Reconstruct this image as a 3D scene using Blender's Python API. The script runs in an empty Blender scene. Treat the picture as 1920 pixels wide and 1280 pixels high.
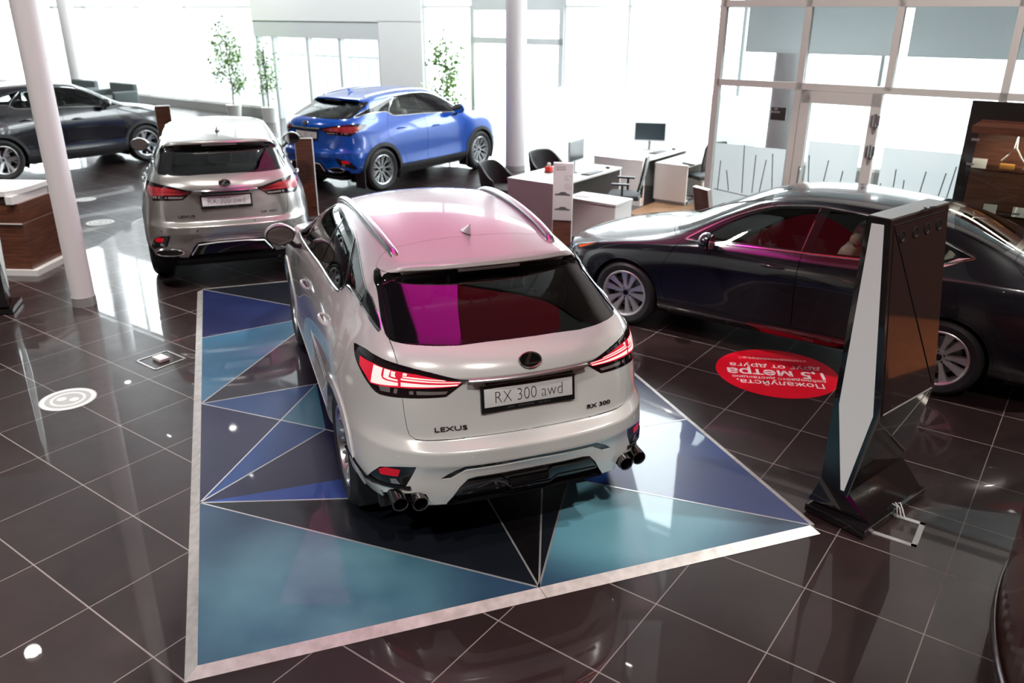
import bpy, bmesh, math, random
from mathutils import Vector, Matrix, Quaternion
from mathutils.bvhtree import BVHTree
from mathutils.geometry import barycentric_transform
random.seed(7)
SC = bpy.context.scene
COL = SC.collection
# ---------------------------------------------------------------- camera, light, exposure
CAMF, CAMP, CAMR, CAMH = 1516.95, .3852512, .0043314, 2.94
def set_camera():
    cd = bpy.data.cameras.new('camera'); cam = bpy.data.objects.new('camera', cd); COL.objects.link(cam)
    cd.sensor_width = 36.; cd.lens = 36.*CAMF/1920.; cd.clip_start = .05; cd.clip_end = 300
    cp, sp = math.cos(CAMP), math.sin(CAMP)
    fw = Vector((0, cp, -sp)); up = Vector((0, sp, cp)); rt = Vector((1, 0, 0))
    c, s = math.cos(CAMR), math.sin(CAMR)
    r2 = c*rt+s*up; u2 = -s*rt+c*up
    M = Matrix((r2, u2, -fw)).transposed().to_4x4(); M.translation = (0, 0, CAMH)
    cam.matrix_world = M
    cd.dof.use_dof = True; cd.dof.focus_distance = 4.6; cd.dof.aperture_fstop = 2.2
    SC.camera = cam
set_camera()
SC.view_settings.view_transform = 'Standard'; SC.view_settings.look = 'None'
SC.view_settings.gamma = 1; SC.view_settings.use_curve_mapping = False
SC.view_settings.exposure = 0.0
W = bpy.data.worlds.new('overcast_sky'); SC.world = W; W.use_nodes = True
wn = W.node_tree.nodes; wl = W.node_tree.links
for n in list(wn): wn.remove(n)
wo = wn.new('ShaderNodeOutputWorld'); wb = wn.new('ShaderNodeBackground')
wb.inputs[0].default_value = (.90, .97, 1.0, 1); wb.inputs[1].default_value = 12.0
wl.new(wb.outputs[0], wo.inputs[0])
def area(name, loc, size, energy, color, rot=(0, 0, 0), shape='RECTANGLE'):
    l = bpy.data.lights.new(name, 'AREA'); l.shape = shape; l.size = size[0]; l.size_y = size[1]
    l.energy = energy; l.color = color
    o = bpy.data.objects.new(name, l); o.location = loc; o.rotation_euler = rot; COL.objects.link(o)
    return o
SC.cycles.max_bounces = 8; SC.cycles.diffuse_bounces = 3; SC.cycles.glossy_bounces = 5
SC.cycles.transmission_bounces = 6; SC.cycles.transparent_max_bounces = 12
SC.cycles.sample_clamp_indirect = 6; SC.cycles.caustics_reflective = False; SC.cycles.caustics_refractive = False

# ---------------------------------------------------------------- materials
MATS = {}
def mat(name, col, rough=.5, metal=0., coat=0., spec=.5, emit=None, estr=0., alpha=1., trans=0., bump=None, crough=.03):
    if name in MATS: return MATS[name]
    m = bpy.data.materials.new(name); m.use_nodes = True
    b = m.node_tree.nodes['Principled BSDF']; I = b.inputs
    I['Base Color'].default_value = (*col, 1); I['Roughness'].default_value = rough; I['Metallic'].default_value = metal
    I['Coat Weight'].default_value = coat; I['Coat Roughness'].default_value = crough; I['Specular IOR Level'].default_value = spec
    if emit: I['Emission Color'].default_value = (*emit, 1); I['Emission Strength'].default_value = estr
    I['Alpha'].default_value = alpha; I['Transmission Weight'].default_value = trans
    MATS[name] = m; return m
def nodes(m): return m.node_tree.nodes, m.node_tree.links, m.node_tree.nodes['Principled BSDF']
def noise_col(m, c1, c2, scale=6, stretch=(1, 1, 1), detail=5, rough_rng=None, coord='Object', bump=0.):
    N, L, b = nodes(m)
    tc = N.new('ShaderNodeTexCoord'); mp = N.new('ShaderNodeMapping'); mp.inputs['Scale'].default_value = stretch
    nz = N.new('ShaderNodeTexNoise'); nz.inputs['Scale'].default_value = scale; nz.inputs['Detail'].default_value = detail
    rp = N.new('ShaderNodeValToRGB'); rp.color_ramp.elements[0].color = (*c1, 1); rp.color_ramp.elements[1].color = (*c2, 1)
    rp.color_ramp.elements[0].position = .3; rp.color_ramp.elements[1].position = .7
    L.new(tc.outputs[coord], mp.inputs[0]); L.new(mp.outputs[0], nz.inputs['Vector'])
    L.new(nz.outputs['Fac'], rp.inputs[0]); L.new(rp.outputs[0], b.inputs['Base Color'])
    if rough_rng:
        mr = N.new('ShaderNodeMapRange'); mr.inputs['To Min'].default_value = rough_rng[0]; mr.inputs['To Max'].default_value = rough_rng[1]
        L.new(nz.outputs['Fac'], mr.inputs['Value']); L.new(mr.outputs[0], b.inputs['Roughness'])
    if bump:
        bp = N.new('ShaderNodeBump'); bp.inputs['Strength'].default_value = bump; bp.inputs['Distance'].default_value = .01
        L.new(nz.outputs['Fac'], bp.inputs['Height']); L.new(bp.outputs[0], b.inputs['Normal'])
    return m
def glass(name, tint, refl=1.0, body=None):
    """thin pane: clear straight through, tinted, with a mirror layer by Fresnel"""
    if name in MATS: return MATS[name]
    m = bpy.data.materials.new(name); m.use_nodes = True
    N = m.node_tree.nodes; L = m.node_tree.links; N.remove(N['Principled BSDF']); out = N['Material Output']
    tr = N.new('ShaderNodeBsdfTransparent'); tr.inputs[0].default_value = (*tint, 1)
    gl = N.new('ShaderNodeBsdfGlossy'); gl.inputs['Roughness'].default_value = .01
    fr = N.new('ShaderNodeFresnel'); fr.inputs[0].default_value = 1.5
    mu = N.new('ShaderNodeMath'); mu.operation = 'MULTIPLY'; mu.inputs[1].default_value = refl; mu.use_clamp = True
    mx = N.new('ShaderNodeMixShader')
    L.new(fr.outputs[0], mu.inputs[0]); L.new(mu.outputs[0], mx.inputs[0])
    L.new(tr.outputs[0], mx.inputs[1]); L.new(gl.outputs[0], mx.inputs[2]); L.new(mx.outputs[0], out.inputs[0])
    MATS[name] = m; return m
def translucent(name, col, w=.55):
    if name in MATS: return MATS[name]
    m = bpy.data.materials.new(name); m.use_nodes = True; N = m.node_tree.nodes; L = m.node_tree.links; N.remove(N['Principled BSDF'])
    d = N.new('ShaderNodeBsdfDiffuse'); t = N.new('ShaderNodeBsdfTranslucent'); x = N.new('ShaderNodeMixShader'); x.inputs[0].default_value = w
    d.inputs[0].default_value = (*col, 1); t.inputs[0].default_value = (*col, 1)
    L.new(d.outputs[0], x.inputs[1]); L.new(t.outputs[0], x.inputs[2]); L.new(x.outputs[0], N['Material Output'].inputs[0]); MATS[name] = m; return m
def emis(name, col, s):
    return mat(name, (0, 0, 0), rough=.4, emit=col, estr=s)

# ---------------------------------------------------------------- mesh helpers
def link(name, me, parent=None, m=None):
    o = bpy.data.objects.new(name, me); COL.objects.link(o)
    if m is not None and len(me.materials) == 0: me.materials.append(m)
    if parent is not None: o.parent = parent
    return o
def tag(o, label=None, cat=None, group=None, kind=None):
    if label: o['label'] = label
    if cat: o['category'] = cat
    if group: o['group'] = group
    if kind: o['kind'] = kind
    return o
def empty(name, loc=(0, 0, 0), rz=0., label=None, cat=None, group=None, kind=None):
    o = bpy.data.objects.new(name, None); o.empty_display_size = .1; o.location = loc; o.rotation_euler = (0, 0, rz)
    COL.objects.link(o); return tag(o, label, cat, group, kind)
class MB:
    """collects solids and builds one mesh object"""
    def __init__(s): s.bm = bmesh.new(); s.mi = 0
    def _fin(s, vs, M=None, bevel=0., seg=2):
        if M is not None: bmesh.ops.transform(s.bm, matrix=M, verts=vs)
        if bevel > 0:
            es = list(set(e for v in vs for e in v.link_edges))
            bmesh.ops.bevel(s.bm, geom=es, offset=bevel, segments=seg, affect='EDGES', profile=.6)
    def box(s, c, d, bevel=0., rot=None, seg=2):
        r = bmesh.ops.create_cube(s.bm, size=1.); vs = r['verts']
        M = Matrix.Translation(c) @ (rot.to_4x4() if rot else Matrix.Identity(4)) @ Matrix.Diagonal((*d, 1))
        s._fin(vs, M, bevel, seg); return s
    def box2(s, a, b, bevel=0., seg=2):
        c = [(x+y)/2 for x, y in zip(a, b)]; d = [abs(y-x) for x, y in zip(a, b)]
        return s.box(c, d, bevel, seg=seg)
    def cyl(s, a, b, r, r2=None, n=20, caps=True):
        a = Vector(a); b = Vector(b); d = b-a
        q = d.to_track_quat('Z', 'Y').to_matrix().to_4x4()
        M = Matrix.Translation((a+b)/2) @ q
        bmesh.ops.create_cone(s.bm, cap_ends=caps, segments=n, radius1=r, radius2=r if r2 is None else r2, depth=d.length, matrix=M)
        return s
    def sphere(s, c, r, sc=(1, 1, 1), rot=None, n=20):
        M = Matrix.Translation(c) @ (rot.to_4x4() if rot else Matrix.Identity(4)) @ Matrix.Diagonal((*sc, 1))
        bmesh.ops.create_uvsphere(s.bm, u_segments=n, v_segments=max(6, n//2), radius=r, matrix=M); return s
    def tube(s, pts, r, n=8, closed=False, flat=None, caps=True, up=None, rr=None):
        """sweep an ellipse (r, r*flat) along points"""
        pts = [Vector(p) for p in pts]; N = len(pts); rings = []
        for i, p in enumerate(pts):
            a = pts[(i-1) % N] if (closed or i > 0) else p; b = pts[(i+1) % N] if (closed or i < N-1) else p
            t = (b-a).normalized() if (b-a).length > 1e-9 else Vector((1, 0, 0))
            u = (up[i] if isinstance(up, list) else Vector(up)) if up is not None else (Vector((0, 0, 1)) if abs(t.z) < .95 else Vector((1, 0, 0)))
            sd = t.cross(u).normalized(); u2 = sd.cross(t).normalized()
            k = rr[i] if rr else 1.
            ring = []
            for j in range(n):
                an = 2*math.pi*j/n
                ring.append(s.bm.verts.new(p+sd*math.cos(an)*r*k+u2*math.sin(an)*r*k*(flat or 1.)))
            rings.append(ring)
        M = N if closed else N-1
        for i in range(M):
            A = rings[i]; B = rings[(i+1) % N]
            for j in range(n): s.bm.faces.new((A[j], B[j], B[(j+1) % n], A[(j+1) % n]))
        if caps and not closed:
            s.bm.faces.new(rings[0]); s.bm.faces.new(list(reversed(rings[-1])))
        return s
    def prism(s, poly, h, M=None, bevel=0.):
        """poly in XY, extruded up by h, then placed by M"""
        a = [s.bm.verts.new((p[0], p[1], 0)) for p in poly]; b = [s.bm.verts.new((p[0], p[1], h)) for p in poly]
        n = len(poly); s.bm.faces.new(list(reversed(a))); s.bm.faces.new(b)
        for i in range(n): s.bm.faces.new((a[i], a[(i+1) % n], b[(i+1) % n], b[i]))
        s._fin(a+b, M, bevel); return s
    def lathe(s, prof, n=48, M=None, arc=None):
        """profile of (r, h) turned about Z"""
        vs = []; rings = []
        for i in range(n):
            an = 2*math.pi*i/n; ring = [s.bm.verts.new((p[0]*math.cos(an), p[0]*math.sin(an), p[1])) for p in prof]
            rings.append(ring); vs += ring
        for i in range(n):
            A = rings[i]; B = rings[(i+1) % n]
            for j in range(len(prof)-1): s.bm.faces.new((A[j], B[j], B[j+1], A[j+1]))
        if M is not None: bmesh.ops.transform(s.bm, matrix=M, verts=vs)
        return s
    def grid(s, rows):
        """rows of points -> quads"""
        R = [[s.bm.verts.new(p) for p in r] for r in rows]
        for i in range(len(R)-1):
            for j in range(len(R[i])-1): s.bm.faces.new((R[i][j], R[i][j+1], R[i+1][j+1], R[i+1][j]))
        return s
    def mesh(s, name, smooth=True, ang=.6):
        bmesh.ops.remove_doubles(s.bm, verts=s.bm.verts, dist=1e-6)
        bmesh.ops.recalc_face_normals(s.bm, faces=s.bm.faces)
        me = bpy.data.meshes.new(name); s.bm.to_mesh(me); s.bm.free()
        if smooth:
            me.polygons.foreach_set('use_smooth', [True]*len(me.polygons))
            me.set_sharp_from_angle(angle=ang)
        return me
    def build(s, name, m, parent=None, smooth=True, ang=.6, sub=0):
        me = s.mesh(name, smooth, ang); me.materials.append(m)
        o = link(name, me, parent)
        if sub:
            md = o.modifiers.new('sub', 'SUBSURF'); md.levels = sub; md.render_levels = sub
        return o
def text_mesh(name, body, size, m, depth=.002, parent=None, M=None, align='CENTER', width=1., spacing=1., thin=0., bold=0.):
    cu = bpy.data.curves.new(name, 'FONT'); cu.body = body; cu.size = size; cu.extrude = depth; cu.offset = bold
    cu.align_x = align; cu.align_y = 'CENTER'; cu.space_character = spacing
    o = bpy.data.objects.new(name, cu); COL.objects.link(o)
    dg = bpy.context.evaluated_depsgraph_get()
    me = bpy.data.meshes.new_from_object(o.evaluated_get(dg), depsgraph=dg)
    bpy.data.objects.remove(o); bpy.data.curves.remove(cu)
    me.name = name; me.materials.clear(); me.materials.append(m)
    if width != 1.:
        for v in me.vertices: v.co.x *= width
    if M is not None: me.transform(M)
    return link(name, me, parent)
def copy_tree(o, parent=None):
    c = o.copy(); COL.objects.link(c)
    if parent is not None: c.parent = parent
    for ch in list(o.children): copy_tree(ch, c)
    return c
# ---------------------------------------------------------------- car body tools
def cage_mesh(T, rear, side, front, rcre, scre, lvl=3):
    """half control cage -> mirrored -> subdivided mesh data (verts, normals, faces)."""
    K = len(T); R = len(rear)
    bm = bmesh.new(); half = {}; mir = {}
    def put(key, p):
        v = bm.verts.new(p); half[key] = v
        mir[key] = v if abs(p[1]) < 1e-6 else bm.verts.new((p[0], -p[1], p[2]))
    B = [[None]*(K+8) for _ in range(R+1)]
    for r in range(R):
        for c in range(5): B[r][c] = rear[r][c]
        xs, ys, zs = side[r]
        for c in range(5, K+3):
            X = T[c-4][0][0]
            if len(SX := xs) and True:
                y = interp(X, xs, ys); z = interp(X, xs, zs)
            B[r][c] = (X, y, z)
        for c in range(5): B[r][K+3+c] = front[r][c]
    for c in range(5): B[R][c] = T[0][4-c]
    for c in range(5, K+3): B[R][c] = T[c-4][0]
    for c in range(5): B[R][K+3+c] = T[K-1][c]
    for r in range(R+1):
        for c in range(K+8): put(('b', r, c), B[r][c])
    def tk(k, i):
        if k == 0: return ('b', R, 4-i)
        if k == K-1: return ('b', R, K+3+i)
        if i == 0: return ('b', R, k+4)
        return ('t', k, i)
    for k in range(1, K-1):
        for i in range(1, 5): put(('t', k, i), T[k][i])
    def quad(a, b, c, d):
        for D, rev in ((half, 0), (mir, 1)):
            q = [D[a], D[b], D[c], D[d]]
            if rev: q.reverse()
            if len(set(q)) == 4:
                try: bm.faces.new(q)
                except ValueError: pass
    for r in range(R):
        for c in range(K+7):
            quad(('b', r, c), ('b', r+1, c), ('b', r+1, c+1), ('b', r, c+1))
    for k in range(K-1):
        for i in range(4):
            quad(tk(k, i), tk(k, i+1), tk(k+1, i+1), tk(k+1, i))
    bm.normal_update()
    cl = bm.edges.layers.float.new('crease_edge')
    def cr(a, b, w):
        for D in (half, mir):
            e = bm.edges.get((D[a], D[b]))
            if e: e[cl] = w
    for r, c0, c1, w in rcre:
        for c in range(c0, c1): cr(('b', r, c), ('b', r, c+1), w)
    for k, i0, i1, w in scre:
        for i in range(i0, i1): cr(tk(k, i), tk(k, i+1), w)
    me = bpy.data.meshes.new('cage'); bm.to_mesh(me); bm.free()
    ob = bpy.data.objects.new('cage', me); COL.objects.link(ob)
    md = ob.modifiers.new('s', 'SUBSURF'); md.levels = lvl; md.render_levels = lvl
    dg = bpy.context.evaluated_depsgraph_get()
    me2 = bpy.data.meshes.new_from_object(ob.evaluated_get(dg), depsgraph=dg)
    bpy.data.objects.remove(ob); bpy.data.meshes.remove(me)
    return me2

def interp(x, xs, ys):
    if x <= xs[0]: return ys[0]
    for a in range(len(xs)-1):
        if x <= xs[a+1]:
            t = (x-xs[a])/(xs[a+1]-xs[a]); return ys[a]*(1-t)+ys[a+1]*t
    return ys[-1]

def spl(pts, n=5, closed=True, sharp=()):
    """Catmull-Rom through 2-D points; indices in sharp keep their corner."""
    out = []; N = len(pts)
    for i in range(N if closed else N-1):
        p1 = pts[i]; p2 = pts[(i+1) % N]
        p0 = pts[(i-1) % N] if (closed or i > 0) else p1
        p3 = pts[(i+2) % N] if (closed or i+2 < N) else p2
        if i in sharp: p0 = p1
        if (i+1) % N in sharp: p3 = p2
        if i in sharp and (i+1) % N in sharp:
            out.append(tuple(p1)); continue
        for s in range(n):
            t = s/n
            out.append(tuple(.5*((2*b)+(-a+c)*t+(2*a-5*b+4*c-d)*t*t+(-a+3*b-3*c+d)*t**3)
                             for a, b, c, d in zip(p0, p1, p2, p3)))
    if not closed: out.append(tuple(pts[-1]))
    return out

def inpoly(x, y, P):
    c = False; j = len(P)-1
    for i in range(len(P)):
        xi, yi = P[i]; xj, yj = P[j]
        if (yi > y) != (yj > y) and x < (xj-xi)*(y-yi)/(yj-yi)+xi: c = not c
        j = i
    return c

PROJ = {'side': (Vector((1, 0, 0)), Vector((0, 0, 1)), Vector((0, 1, 0))),
        'rear': (Vector((0, 1, 0)), Vector((0, 0, 1)), Vector((-1, 0, 0))),
        'front': (Vector((0, 1, 0)), Vector((0, 0, 1)), Vector((1, 0, 0))),
        'top': (Vector((1, 0, 0)), Vector((0, 1, 0)), Vector((0, 0, 1))),
        'corner': (Vector((.7071, .7071, 0)), Vector((0, 0, 1)), Vector((-.7071, .7071, 0))),
        'glass': (Vector((0, 1, 0)), Vector((.7071, 0, .7071)), Vector((-.7071, 0, .7071)))}

def cut(bm, tagl, poly, proj, tag, flt=None, only=None, nmin=.15):
    """split the faces along a closed 2-D outline and tag the faces inside it."""
    U, V, D = PROJ[proj]
    xs = [p[0] for p in poly]; ys = [p[1] for p in poly]
    bx = (min(xs)-.05, max(xs)+.05, min(ys)-.05, max(ys)+.05)
    def ok(f):
        if f.normal.dot(D) < nmin: return False
        if only is not None and f[tagl] not in only: return False
        c = f.calc_center_median()
        if not (bx[0] < c.dot(U) < bx[1] and bx[2] < c.dot(V) < bx[3]): return False
        return flt is None or flt(c)
    cand = set(f for f in bm.faces if ok(f))
    n = len(poly)
    for i in range(n):
        a = poly[i]; b = poly[(i+1) % n]
        dx, dy = b[0]-a[0], b[1]-a[1]; L = math.hypot(dx, dy)
        if L < 1e-6: continue
        ex = .004
        lo = (min(a[0], b[0])-ex, min(a[1], b[1])-ex); hi = (max(a[0], b[0])+ex, max(a[1], b[1])+ex)
        nx, ny = -dy/L, dx/L
        sel = []
        for f in cand:
            us = [v.co.dot(U) for v in f.verts]; vs = [v.co.dot(V) for v in f.verts]
            if max(us) < lo[0] or min(us) > hi[0] or max(vs) < lo[1] or min(vs) > hi[1]: continue
            d = [(u-a[0])*nx+(v-a[1])*ny for u, v in zip(us, vs)]
            if max(d) <= 1e-6 or min(d) >= -1e-6: continue
            s = [((u-a[0])*dx+(v-a[1])*dy)/L for u, v in zip(us, vs)]
            # crossing must be within the segment
            m = len(d); hit = False
            for q in range(m):
                d0, d1 = d[q], d[(q+1) % m]
                if d0*d1 < 0:
                    t = d0/(d0-d1); ss = s[q]+(s[(q+1) % m]-s[q])*t
                    if -.003 < ss < L+.003: hit = True
            if hit or (min(s) > 0 and max(s) < L): sel.append(f)
            else:
                cr = []
                for q in range(m):
                    d0, d1 = d[q], d[(q+1) % m]
                    if d0*d1 < 0:
                        t = d0/(d0-d1); cr.append(s[q]+(s[(q+1) % m]-s[q])*t)
                if cr and min(cr) < L and max(cr) > 0: sel.append(f)
        if not sel: continue
        es = set(e for f in sel for e in f.edges); vs_ = set(v for f in sel for v in f.verts)
        N = U*nx+V*ny; P = U*a[0]+V*a[1]
        res = bmesh.ops.bisect_plane(bm, geom=list(vs_)+list(es)+sel, dist=1e-6, plane_co=P, plane_no=N)
        for g in res['geom']:
            if isinstance(g, bmesh.types.BMFace): cand.add(g)
        cand = set(f for f in cand if f.is_valid)
        near = set()
        for g in res['geom_cut']:
            if isinstance(g, bmesh.types.BMEdge):
                for f in g.link_faces: near.add(f)
        for f in near:
            if f.is_valid and (only is None or f[tagl] in only): cand.add(f)
    bm.normal_update()
    for f in cand:
        if not f.is_valid: continue
        c = f.calc_center_median()
        if f.normal.dot(D) < nmin*.5: continue
        if flt is not None and not flt(c): continue
        if only is not None and f[tagl] not in only: continue
        if inpoly(c.dot(U), c.dot(V), poly): f[tagl] = tag

class Skin:
    """the untouched smooth surface: normals and ray casts."""
    def __init__(s, me):
        s.nv = [v.normal.copy() for v in me.vertices]
        s.co = [v.co.copy() for v in me.vertices]
        s.tri = []
        for p in me.polygons:
            vs = list(p.vertices)
            for i in range(1, len(vs)-1): s.tri.append((vs[0], vs[i], vs[i+1]))
        s.bvh = BVHTree.FromPolygons(s.co, s.tri)
    def normal(s, p):
        loc, n, idx, d = s.bvh.find_nearest(p)
        if idx is None: return Vector((0, 0, 1))
        a, b, c = s.tri[idx]
        w = barycentric_transform(loc, s.co[a], s.co[b], s.co[c], s.nv[a], s.nv[b], s.nv[c])
        return w.normalized() if w.length > 1e-6 else n
    def side(s, X, z, y0=1.6):
        h = s.bvh.ray_cast(Vector((X, y0, z)), Vector((0, -1, 0)))
        return h[0]
    def top(s, X, y, z0=2.5):
        return s.bvh.ray_cast(Vector((X, y, z0)), Vector((0, 0, -1)))[0]
    def rear(s, y, z, x0=-2.):
        return s.bvh.ray_cast(Vector((x0, y, z)), Vector((1, 0, 0)))[0]
    def hit(s, proj, u, v):
        U, V, D = PROJ[proj]
        o = U*u+V*v+D*3
        if proj == 'corner': o = U*u+V*v+D*3
        h = s.bvh.ray_cast(o, -D)
        return h[0]

def half_bm(me):
    bm = bmesh.new(); bm.from_mesh(me)
    bmesh.ops.bisect_plane(bm, geom=list(bm.verts)+list(bm.edges)+list(bm.faces), dist=1e-5,
                           plane_co=(0, 0, 0), plane_no=(0, 1, 0), clear_inner=True)
    bm.faces.ensure_lookup_table(); bm.normal_update()
    return bm, bm.faces.layers.int.new('tag')

def region(bm, tagl, tags):
    """(verts, faces) of the faces with one of the tags."""
    vs = []; vi = {}; fs = []
    for f in bm.faces:
        if f[tagl] in tags:
            q = []
            for v in f.verts:
                if v.index not in vi: vi[v.index] = len(vs); vs.append(v.co.copy())
                q.append(vi[v.index])
            fs.append(q)
    return vs, fs

def mirrored(vs, fs, keep=True):
    """join the half with its mirror image"""
    V = list(vs); F = list(fs); m = {}
    for i, v in enumerate(vs):
        if abs(v.y) < 2e-5: m[i] = i
        else: m[i] = len(V); V.append(Vector((v.x, -v.y, v.z)))
    for f in fs: F.append([m[i] for i in reversed(f)])
    return V, F

def flip(vs, fs):
    return [Vector((v.x, -v.y, v.z)) for v in vs], [list(reversed(f)) for f in fs]

def shell_obj(name, vs, fs, mat, skin, parent, push=0., gap=0., flange=0., liner=0., lmat=None, mirror_y=False):
    """mesh of a panel: gap pulls its rim in, flange folds the rim inwards, liner adds an inner skin."""
    if not fs: return None
    V = [v.copy() for v in vs]
    def nrm(p):
        return skin.normal(p)
    N = [nrm(v) for v in V]
    edge = {}
    for f in fs:
        for i in range(len(f)):
            a, b = f[i], f[(i+1) % len(f)]
            edge[(a, b)] = edge.get((a, b), 0)+1
    rim = [(a, b) for (a, b) in edge if (b, a) not in edge]
    rimv = set(a for a, b in rim) | set(b for a, b in rim)
    if gap:
        cen = {i: Vector() for i in rimv}; cnt = {i: 0 for i in rimv}
        for a, b in rim:
            d = (V[b]-V[a])
            if d.length < 1e-7: continue
            for i in (a, b):
                inn = N[i].cross(d.normalized()); cen[i] += inn; cnt[i] += 1
        for i in rimv:
            if cnt[i] and cen[i].length > 1e-6 and abs(V[i].y) > 1e-4: V[i] = V[i]+cen[i].normalized()*gap
    if push: V = [v+n*push for v, n in zip(V, N)]
    F = [list(f) for f in fs]; MI = [0]*len(F); NN = [n.copy() for n in N]
    base = len(V)
    if flange:
        m = {}
        for i in rimv: m[i] = len(V); V.append(V[i]-N[i]*flange); NN.append(N[i])
        for a, b in rim:
            if abs(V[a].y) < 1e-4 and abs(V[b].y) < 1e-4: continue
            F.append([b, a, m[a], m[b]]); MI.append(0)
    if liner:
        m = {}
        for i in range(base):
            m[i] = len(V); V.append(V[i]-N[i]*liner); NN.append(-N[i])
        for f in fs: F.append([m[i] for i in reversed(f)]); MI.append(1)
    me = bpy.data.meshes.new(name)
    me.from_pydata([tuple(v) for v in V], [], F)
    me.materials.append(mat)
    if liner: me.materials.append(lmat)
    nf = len(fs)
    for i, p in enumerate(me.polygons):
        p.use_smooth = True; p.material_index = MI[i]
    ln = []
    fl = 0
    me.update()
    for i, p in enumerate(me.polygons):
        isfl = i >= nf and MI[i] == 0
        for vi in p.vertices:
            ln.append(tuple(p.normal) if isfl else tuple(NN[vi]))
    me.normals_split_custom_set(ln)
    o = bpy.data.objects.new(name, me); COL.objects.link(o)
    if parent: o.parent = parent
    return o
# ---------------------------------------------------------------- crossover body shape (metres; X forward from the rear axle, Y left)
def rx_spec():
    T = [
     [(-.56,.69,1.285),(-.70,.52,1.285),(-.765,.35,1.285),(-.79,.175,1.285),(-.795,0,1.285)],
     [(-.40,.745,1.268),(-.34,.66,1.392),(-.42,.44,1.41),(-.455,.22,1.415),(-.465,0,1.416)],
     [(-.20,.768,1.260),(-.11,.625,1.485),(-.14,.43,1.502),(-.155,.22,1.507),(-.16,0,1.51)],
     [(-.08,.778,1.258),(-.095,.632,1.528),(-.19,.45,1.535),(-.235,.22,1.54),(-.245,0,1.542)],
     [(.05,.788,1.257),(-.08,.635,1.55),(-.18,.452,1.561),(-.225,.22,1.568),(-.235,0,1.571)],
     [(.35,.797,1.256),(.30,.635,1.575),(.28,.53,1.612),(.25,.28,1.635),(.25,0,1.641)],
     [(.8,.808,1.25),(.8,.635,1.595),(.8,.54,1.645),(.8,.28,1.675),(.8,0,1.683)],
     [(1.3,.818,1.235),(1.3,.64,1.590),(1.3,.545,1.645),(1.3,.28,1.677),(1.3,0,1.685)],
     [(1.75,.828,1.215),(1.68,.655,1.535),(1.70,.55,1.595),(1.76,.28,1.627),(1.78,0,1.635)],
     [(2.15,.835,1.19),(2.08,.725,1.36),(2.12,.60,1.40),(2.20,.30,1.42),(2.22,0,1.425)],
     [(2.45,.842,1.165),(2.48,.76,1.175),(2.52,.62,1.18),(2.60,.30,1.185),(2.62,0,1.185)],
     [(2.85,.82,1.12),(2.87,.66,1.125),(2.9,.48,1.14),(2.92,.25,1.145),(2.92,0,1.14)],
     [(3.2,.76,1.05),(3.25,.6,1.07),(3.3,.42,1.08),(3.32,.2,1.085),(3.32,0,1.08)],
     [(3.45,.66,.96),(3.55,.53,.965),(3.62,.36,.97),(3.66,.18,.975),(3.67,0,.975)]]
    rear = [
     [(-.90,0,.40),(-.90,.17,.40),(-.895,.36,.40),(-.87,.56,.40),(-.77,.79,.42)],
     [(-.942,0,.505),(-.942,.18,.505),(-.932,.37,.505),(-.892,.58,.505),(-.74,.83,.50)],
     [(-.952,0,.60),(-.952,.18,.60),(-.935,.37,.60),(-.885,.60,.60),(-.70,.85,.585)],
     [(-.990,0,.675),(-.985,.18,.675),(-.968,.37,.675),(-.915,.605,.672),(-.69,.845,.66)],
     [(-.994,0,.757),(-.989,.18,.757),(-.968,.38,.755),(-.907,.62,.75),(-.69,.83,.745)],
     [(-.915,0,.80),(-.91,.18,.80),(-.895,.38,.80),(-.845,.60,.80),(-.70,.785,.82)],
     [(-.884,0,.97),(-.884,.18,.97),(-.872,.345,.97),(-.850,.56,.97),(-.72,.76,.97)],
     [(-.872,0,1.11),(-.872,.18,1.11),(-.862,.345,1.11),(-.83,.53,1.10),(-.70,.755,1.09)],
     [(-.932,0,1.145),(-.927,.17,1.145),(-.897,.345,1.145),(-.835,.52,1.145),(-.68,.755,1.145)],
     [(-.905,0,1.215),(-.90,.17,1.215),(-.87,.345,1.215),(-.80,.52,1.215),(-.65,.74,1.215)]]
    sx = [-.6,-.3,0,.5,1.4,2.2,2.8,3.2,3.5]
    sy = [[.85,.87,.86,.84,.84,.84,.86,.86,.80],[.885,.915,.925,.915,.915,.915,.925,.91,.84],[.89,.925,.935,.925,.925,.925,.935,.92,.86],
          [.88,.92,.94,.905,.895,.90,.935,.92,.865],[.865,.915,.94,.915,.90,.905,.935,.92,.86],[.845,.905,.935,.92,.91,.915,.93,.91,.85],
          [.825,.89,.925,.915,.91,.915,.92,.90,.835],[.81,.87,.90,.90,.895,.90,.905,.88,.81],[.79,.85,.875,.88,.88,.885,.89,.86,.78],[.76,.82,.84,.85,.855,.865,.865,.83,.74]]
    sz = [[.40,.35,.28,.26,.26,.26,.26,.26,.24],[.49,.44,.38,.35,.35,.35,.34,.33,.32],[.58,.52,.48,.43,.42,.42,.42,.42,.41],
          [.66,.62,.6,.56,.54,.54,.55,.54,.52],[.74,.72,.71,.69,.66,.66,.68,.66,.63],[.82,.82,.82,.81,.79,.79,.8,.77,.73],
          [.97,.95,.93,.92,.9,.89,.89,.86,.81],[1.09,1.05,1.02,1.01,.99,.98,.97,.93,.87],[1.14,1.11,1.09,1.08,1.06,1.05,1.03,.98,.91],[1.21,1.18,1.17,1.16,1.15,1.12,1.08,1.03,.94]]
    side = [(sx, a, b) for a, b in zip(sy, sz)]
    fz = [.22,.31,.40,.50,.60,.68,.76,.83,.88,.92]
    fy = [.74,.77,.79,.79,.79,.78,.77,.75,.72,.69]
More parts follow.
